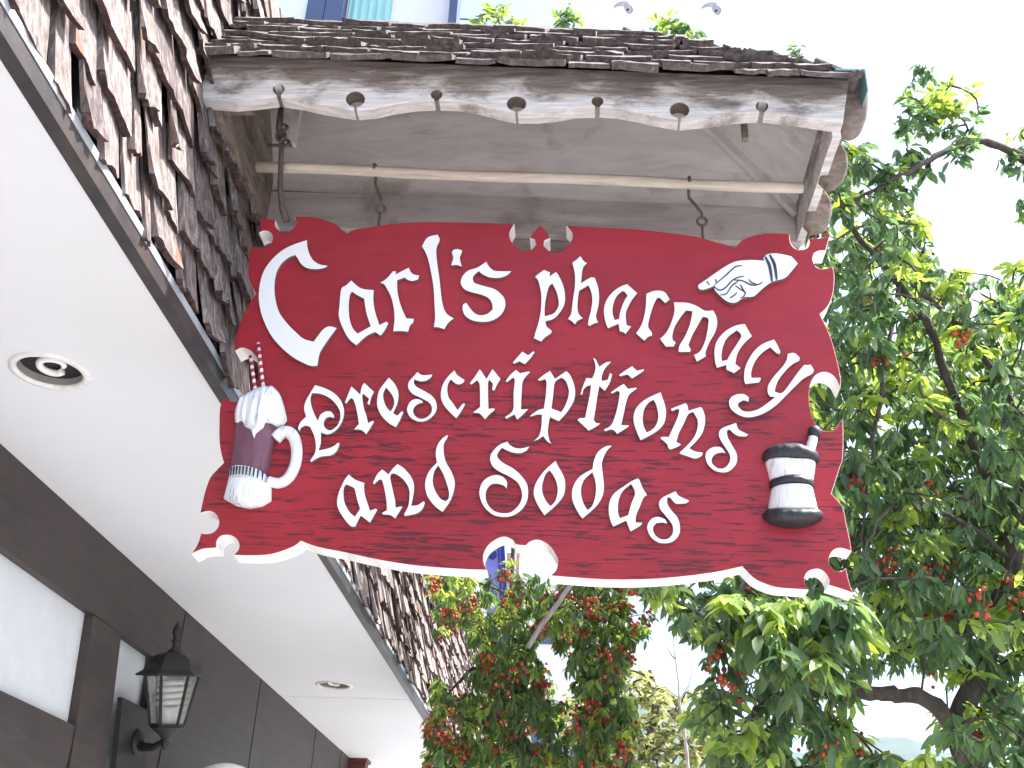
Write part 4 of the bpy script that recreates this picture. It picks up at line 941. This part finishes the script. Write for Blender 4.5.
radii = [(.07, .03), (.034, .014), (.014, .006), (.026, .012), (.018, .008), (.03, .006), (.006, .003), (.014, .003), (.012, .003), (.011, .005), (.012, .005)]
crown = [(815,150),(845,140),(862,150),(880,190),(905,205),(925,225),(930,262),(950,275),(985,285),(1000,300),(1024,290),(1110,300),(1120,800),(700,800),(690,730),(712,665),(650,603),(628,575),(820,575),(790,300)]
holes = [(917,692,60,24),(905,722,45,18),(975,300,16,10),(655,670,30,70),(842,705,30,12),(1000,268,60,22),(690,755,26,26),(905,745,40,14),(955,752,30,12),(800,745,16,16),(868,722,20,14)]
sp = region_sprays(crown, 1700, 3.95, 5.7, 1., -.25, holes)
sp += region_sprays([(835,250),(1100,290),(1110,660),(870,650),(800,560)], 560, 4.6, 6.0, 1., -.2)
sp += region_sprays([(725,585),(850,600),(858,640),(800,680),(745,650)], 75, 3.7, 4.1, 1.4, -.6)
sp += region_sprays([(905,88),(935,75),(975,95),(985,135),(960,165),(935,195),(912,175),(900,150)], 34, 4.0, 4.2, .9, .2)
sp += region_sprays([(900,60),(945,60),(960,110),(920,120)], 7, 4.0, 4.2, .7, .5)
sp += region_sprays([(985,120),(1060,140),(1060,180),(1000,165)], 10, 4.1, 4.3, .9, 0.)
sp += region_sprays([(870,165),(925,160),(930,185),(880,205)], 14, 4.0, 4.1, .9, -.1)
sp += region_sprays([(1012,195),(1060,180),(1060,225),(1016,222)], 8, 4.1, 4.3, .9, -.4)
sp += region_sprays([(1005,270),(1030,262),(1040,300),(1000,298)], 6, 4.1, 4.3, .9, -.1)
sp += [(tuple(PY(x, y, 4.6)), .85, .7) for x, y in ((662,18),(668,26),(673,30),(680,28),(688,26),(676,20),(655,30),(660,34),(690,34),(697,32))]
sp += [(tuple(PY(x, y, 4.8)), .75, .7) for x, y in ((485,14),(492,10),(498,18),(505,14),(512,20),(478,20),(520,22),(503,7),(560,16),(566,10),(572,16),(566,20),(578,20),(562,22),(408,14),(404,18))]
sp += [(tuple(PY(x, y, 4.4)), .8, .5) for x, y in ((800,50),(797,55))]
sp += region_sprays([(690,85),(820,120),(810,215),(760,200)], 90, 4.3, 4.9, 1., -.1)+region_sprays([(520,62),(690,80),(760,160),(700,150)], 60, 4.6, 5.0, 1., 0.)
def bf(c): return .05
make_tree('fruiting_tree', 'large leafy tree with drooping glossy leaves and orange red berry clusters right of the sign', 'tree', limbs, radii, sp, M['leaf'], .078, .35, 17,
          M['berry'], .12, .0105, droop=.75, young=.3, berry_fn=bf, base=V3(tb.x+.15, 4.7, 0))
# --- smaller fruiting tree in the middle
YM2 = 5.6
limbs = [[V3(PY(545, 900, 5.9).x, 5.9, -.05), V3(PY(540, 850, 5.9).x+.03, 5.9, 1.2), PY(530, 800, 5.8), PY(518, 720, 5.7), PY(522, 660, 5.6), PY(532, 634, 5.55), PY(552, 608, 5.5), PY(575, 580, 5.45), PY(600, 540, 5.4), PY(618, 500, 5.4)],
         L_([(518,720,5.7),(490,660,5.7),(500,620,5.7),(515,600,5.7),(500,590,5.65),(470,580,5.6)]),
         L_([(600,540,5.4),(590,580,5.3),(585,640,5.3),(592,700,5.3),(600,760,5.3)]),
         L_([(552,608,5.5),(570,606,5.5),(600,600,5.5),(612,640,5.4)]),
         L_([(490,660,5.7),(460,680,5.7),(440,710,5.6)])]
radii = [(.045, .010), (.014, .004), (.012, .005), (.008, .004), (.012, .004)]
sp = region_sprays([(432,572),(545,578),(560,600),(545,640),(552,700),(550,790),(425,790),(430,715),(440,650),(430,600)], 760, 5.2, 6.3, 1., -.5, [(508,575,14,16),(456,660,20,36),(548,660,7,20),(450,725,14,16)])
sp += region_sprays([(560,570),(600,565),(625,585),(630,640),(622,680),(635,720),(632,790),(575,790),(580,700),(560,640)], 470, 5.1, 5.9, 1., -.6, [])
sp += region_sprays([(545,580),(560,585),(565,650),(545,640)], 16, 5.3, 5.8, 1., -.5)
sp += region_sprays([(545,700),(585,700),(585,790),(545,790)], 40, 5.3, 6.0, 1., -.5)
sp += region_sprays([(610,600),(648,600),(645,640),(620,650)], 16, 5.2, 5.4, 1., -.1)
sp += region_sprays([(424,720),(445,690),(455,780),(428,790)], 24, 5.1, 5.6, 1., -.3)
sp += [(tuple(PY(x, y, 5.1)), 1.0, .6) for x, y in ((503,573),(512,566),(520,577),(516,588))]
make_tree('fruiting_tree', 'smaller tree with hanging sprays of red berries below the bottom notch of the sign', 'tree', limbs, radii, sp, M['leaf2'], .056, .32, 15,
          M['berry'], .165, .0095, droop=.9, young=.3, base=V3(PY(545, 900, 5.9).x, 5.9, 0), mainmat=M['bark'], twig=.002)
mb = MB(); mb.tube(refine(L_([(528,648,5.0),(540,628,4.98),(556,606,4.95),(573,582,4.93),(590,560,4.93)]), 4, .003), .012, 8)
root_ = [o for o in COL.objects if o.name.startswith('fruiting_tree')][-1]; mb.obj('pale_limb', M['palebark'], root_, True)
# --- pale autumn tree and bare sapling far behind
b0 = PY(640, 790, 16.); 
limbs = [[V3(b0.x, 16, -.1), V3(b0.x+.05, 16, 2), b0, PY(650, 740, 16), PY(655, 700, 16), PY(650, 670, 16)], L_([(650,740,16),(690,715,16),(730,690,16)]), L_([(650,740,16),(610,715,16),(585,690,16)])]
sp = region_sprays([(555,720),(575,680),(600,668),(640,660),(665,690),(700,692),(720,720),(745,735),(750,800),(545,800)], 620, 14.8, 17.2, 1., .1)
make_tree('autumn_tree', 'pale yellow green tree far behind between the two berry trees', 'tree', limbs, [(.10, .03), (.03, .012), (.03, .012)], sp, M['yleaf'], .13, .5, 12, droop=.3, base=V3(b0.x, 16, 0), twig=.012, young=.1, merge=True)
b1 = PY(690, 800, 13.)
limbs = [[V3(b1.x, 13, -.1), V3(b1.x, 13, 2), b1, PY(686, 740, 13), PY(680, 700, 13), PY(676, 660, 13), PY(672, 632, 13)], L_([(680,700,13),(668,690,13),(655,672,13)]), L_([(686,740,13),(672,720,13),(660,705,13)]), L_([(680,700,13),(690,680,13),(694,655,13)]), L_([(676,660,13),(668,650,13),(664,640,13)]), L_([(686,740,13),(700,722,13),(706,700,13)])]
t = thing('bare_sapling', 'thin leafless sapling standing in the bright gap below the sign', 'tree', V3(b1.x, 13, 0))
mb = MB()
for i, lb in enumerate(limbs):
    pts = refine(lb, 4, .01); n = len(pts); mb.tube(pts, [(.03 if i == 0 else .011)*(1-.85*k/(n-1)) for k in range(n)], 6)
mb.obj('trunk', M['palebark'], t, True)
# ------------------------------------------------------------------ things glimpsed through the bottom notch
ban = thing('street_banner', 'lavender blue street banner with a dark oval and stripes seen through the bottom notch', 'banner', PY(505, 700, 8.2))
a, b, c, d = PY(484, 545, 8.2), PY(504.5, 545, 8.2), PY(511, 655, 8.2), PY(488, 655, 8.2)
def quad(nm, P4, mat, th=.01, off=0.):
    o_ = V3(0, off, 0); w_ = V3(0, off+th, 0); mb = MB(); mb.hexa([P4[3]+o_, P4[2]+o_, P4[2]+w_, P4[3]+w_, P4[0]+o_, P4[1]+o_, P4[1]+w_, P4[0]+w_]); return mb.obj(nm, mat, ban)
quad('banner_cloth', (a, b, c, d), M['banner'])
lr = lambda p, q_, t: p.lerp(q_, t)
for t0, t1 in ((.66, .74), (.80, .98)): quad('banner_stripe', (lr(a, b, t0), lr(a, b, t1), lr(d, c, t1), lr(d, c, t0)), M['bannerd'], .004, -.006)
mb = MB(); oc = PY(492.5, 555, 8.2); mb.ball(oc+V3(0, -.004, 0), .034, 20, 10, (1, .12, 1.15)); mb.obj('oval_print', M['bannerd'], ban, True)
mb = MB(); p0 = PY(514, 545, 8.2); mb.tube([V3(p0.x, 8.25, -.05), V3(p0.x, 8.25, b.z+.3)], .025, 10); mb.tube([V3(p0.x, 8.22, b.z+.03), V3(a.x-.02, 8.22, a.z+.03)], .012, 8); 
mb.obj('banner_pole', M['lampmetal'], ban, True)
bb = thing('brick_building', 'distant building with pink brick pier and pale teal front beyond the banner', 'building', PY(540, 800, 22.))
a = PY(507, 553, 22); b = PY(519.5, 800, 22); mb = MB(); mb.box((a.x, 22, 0), (PY(519.5, 560, 22).x, 22.5, a.z)); mb.obj('brick_pier', M['brick'], bb)
a = PY(521, 584, 22.3); b = PY(606, 584, 22.3); mb = MB(); mb.box((a.x, 22.51, 0), (b.x, 26, a.z)); mb.obj('wall', M['upwhite'], bb)
mb = MB(); mb.box((a.x-.1, 22.3, a.z+.001), (b.x+.1, 26.2, a.z+.18)); mb.obj('parapet', M['upwhite'], bb)
mb = MB()
for k in range(2):
    for j in range(3):
        mb = MB(); x = a.x+.3+k*.8; z = a.z-1.2-j*2.2; mb.box((x, 22.49, z), (x+.45, 22.505, z+.9)); mb.obj('window', M['upframe'], bb)
# two small curled white lamps high against the sky
for (px, py, w_, lb_) in ((622, 7, 0, 'faint white curled lamp high in the sky, left of the leaf tuft above the roof'), (710, 8, 1, 'faint white curled lamp with rusty rim high in the sky, right of the leaf tuft')):
    c = PY(px, py, 7.); t = thing('globe_light', lb_, 'lamp', c, 'curled white lamps high above the canopy')
    mb = MB(); mb.tube([c+V3(.07*math.cos(a_)-.0, .02*a_*.3, .05*math.sin(a_)) for a_ in [2.9-i*.33 for i in range(12)]], [.008+.0035*i for i in range(12)], 10); mb.obj('shade', M['lampgrey'], t, True); mb = MB(); mb.tube([c+V3(.07*math.cos(a_), .006*a_, .05*math.sin(a_)-.004) for a_ in [-.9+i*.2 for i in range(8)]], .012, 8); mb.obj('rim', M['redbrown'], t, True)
    mb = MB(); e0 = c+V3(.05, .06, -.02); mb.tube([c+V3(.0, .02, .05), c+V3(.02, .06, .4), c+V3(.04, .08, 1.6)], .004, 6); mb.obj('cord', M['upwhite'], t, True)
# ------------------------------------------------------------------ HILLS
def hill(name, pts, Y, depth, mat):
    vs = []; fs = []; n = len(pts); K = 10
    fine = []
    for i in range(n-1):
        for k in range(12):
            t = k/12; fine.append((pts[i][0]+(pts[i+1][0]-pts[i][0])*t, pts[i][1]+(pts[i+1][1]-pts[i][1])*(t*t*(3-2*t))))
    fine.append(pts[-1]); n = len(fine)
    for i, (px, py) in enumerate(fine):
        p = PY(px, py, Y); h = p.z+noise.fractal(Vector((p.x*.02, 0, Y)), 1., 2., 5)*5
        for j in range(K+1):
            t = j/K; vs.append((p.x*(1-.0*t), Y-depth*(t), (h)*(1-t)**1.3+noise.fractal(Vector((p.x*.01, t*4, Y)), 1., 2., 5)*8*(1-t)*t*2-1))
        vs.append((p.x, Y+depth, -20))
    W_ = K+2
    for i in range(n-1):
        for j in range(K): a_ = i*W_+j; fs.append((a_, a_+1, a_+W_+1, a_+W_))
        fs.append((i*W_, i*W_+W_, i*W_+W_+K+1, i*W_+K+1))
    o = mesh_obj(name, vs, fs, mat, None, True); o['kind'] = 'structure'; return o
hill('hills', [(-900,900),(-300,800),(200,760),(560,705),(640,692),(700,720),(800,752),(860,738),(900,736),(950,752),(1040,775),(1400,820),(2200,900)], 1900, 900, M['hillleaf'])
hill('hills', [(-900,930),(400,840),(700,770),(850,752),(1000,790),(1500,860),(2300,930)], 1150, 500, M['hillleaf'])

hz = MB(); hz.box((-4200, -4200, -22), (4200, 4200, 520)); hzo = hz.obj('haze', None); hzo.data.materials.clear()
hm = D.materials.new('haze'); hm.use_nodes = True; hn = hm.node_tree; hn.nodes.clear(); ho = hn.nodes.new('ShaderNodeOutputMaterial'); pv = hn.nodes.new('ShaderNodeVolumePrincipled')
pv.inputs['Color'].default_value = (.72, .86, 1., 1); pv.inputs['Density'].default_value = .00017; pv.inputs['Anisotropy'].default_value = .3
hn.links.new(pv.outputs[0], ho.inputs['Volume']); hzo.data.materials.append(hm); hzo['kind'] = 'stuff'
# ------------------------------------------------------------------ LIGHT
sd = Vector((.56, .06, .83)).normalized(); el = math.asin(sd.z); az = math.atan2(sd.x, sd.y)
su = D.lights.new('sun', 'SUN'); su.energy = 4.6; su.angle = math.radians(.55); su.color = (1., .97, .94)
so = D.objects.new('sun', su); COL.objects.link(so); so.rotation_euler = sd.to_track_quat('Z', 'Y').to_euler(); so.location = (5, 0, 20)
w = D.worlds.new('World'); SC.world = w; w.use_nodes = True; nt = w.node_tree; nt.nodes.clear()
o_ = nt.nodes.new('ShaderNodeOutputWorld'); bg = nt.nodes.new('ShaderNodeBackground'); sk = nt.nodes.new('ShaderNodeTexSky')
sk.sky_type = 'NISHITA'; sk.sun_disc = False; sk.sun_elevation = el; sk.sun_rotation = az; sk.air_density = 1.; sk.dust_density = 3.5; sk.ozone_density = 1.
nt.links.new(sk.outputs[0], bg.inputs[0]); bg.inputs[1].default_value = .15; nt.links.new(bg.outputs[0], o_.inputs[0])
SC.view_settings.view_transform = 'Standard'; SC.view_settings.look = 'None'; SC.view_settings.gamma = 1; SC.view_settings.use_curve_mapping = False
SC.view_settings.exposure = 1.6
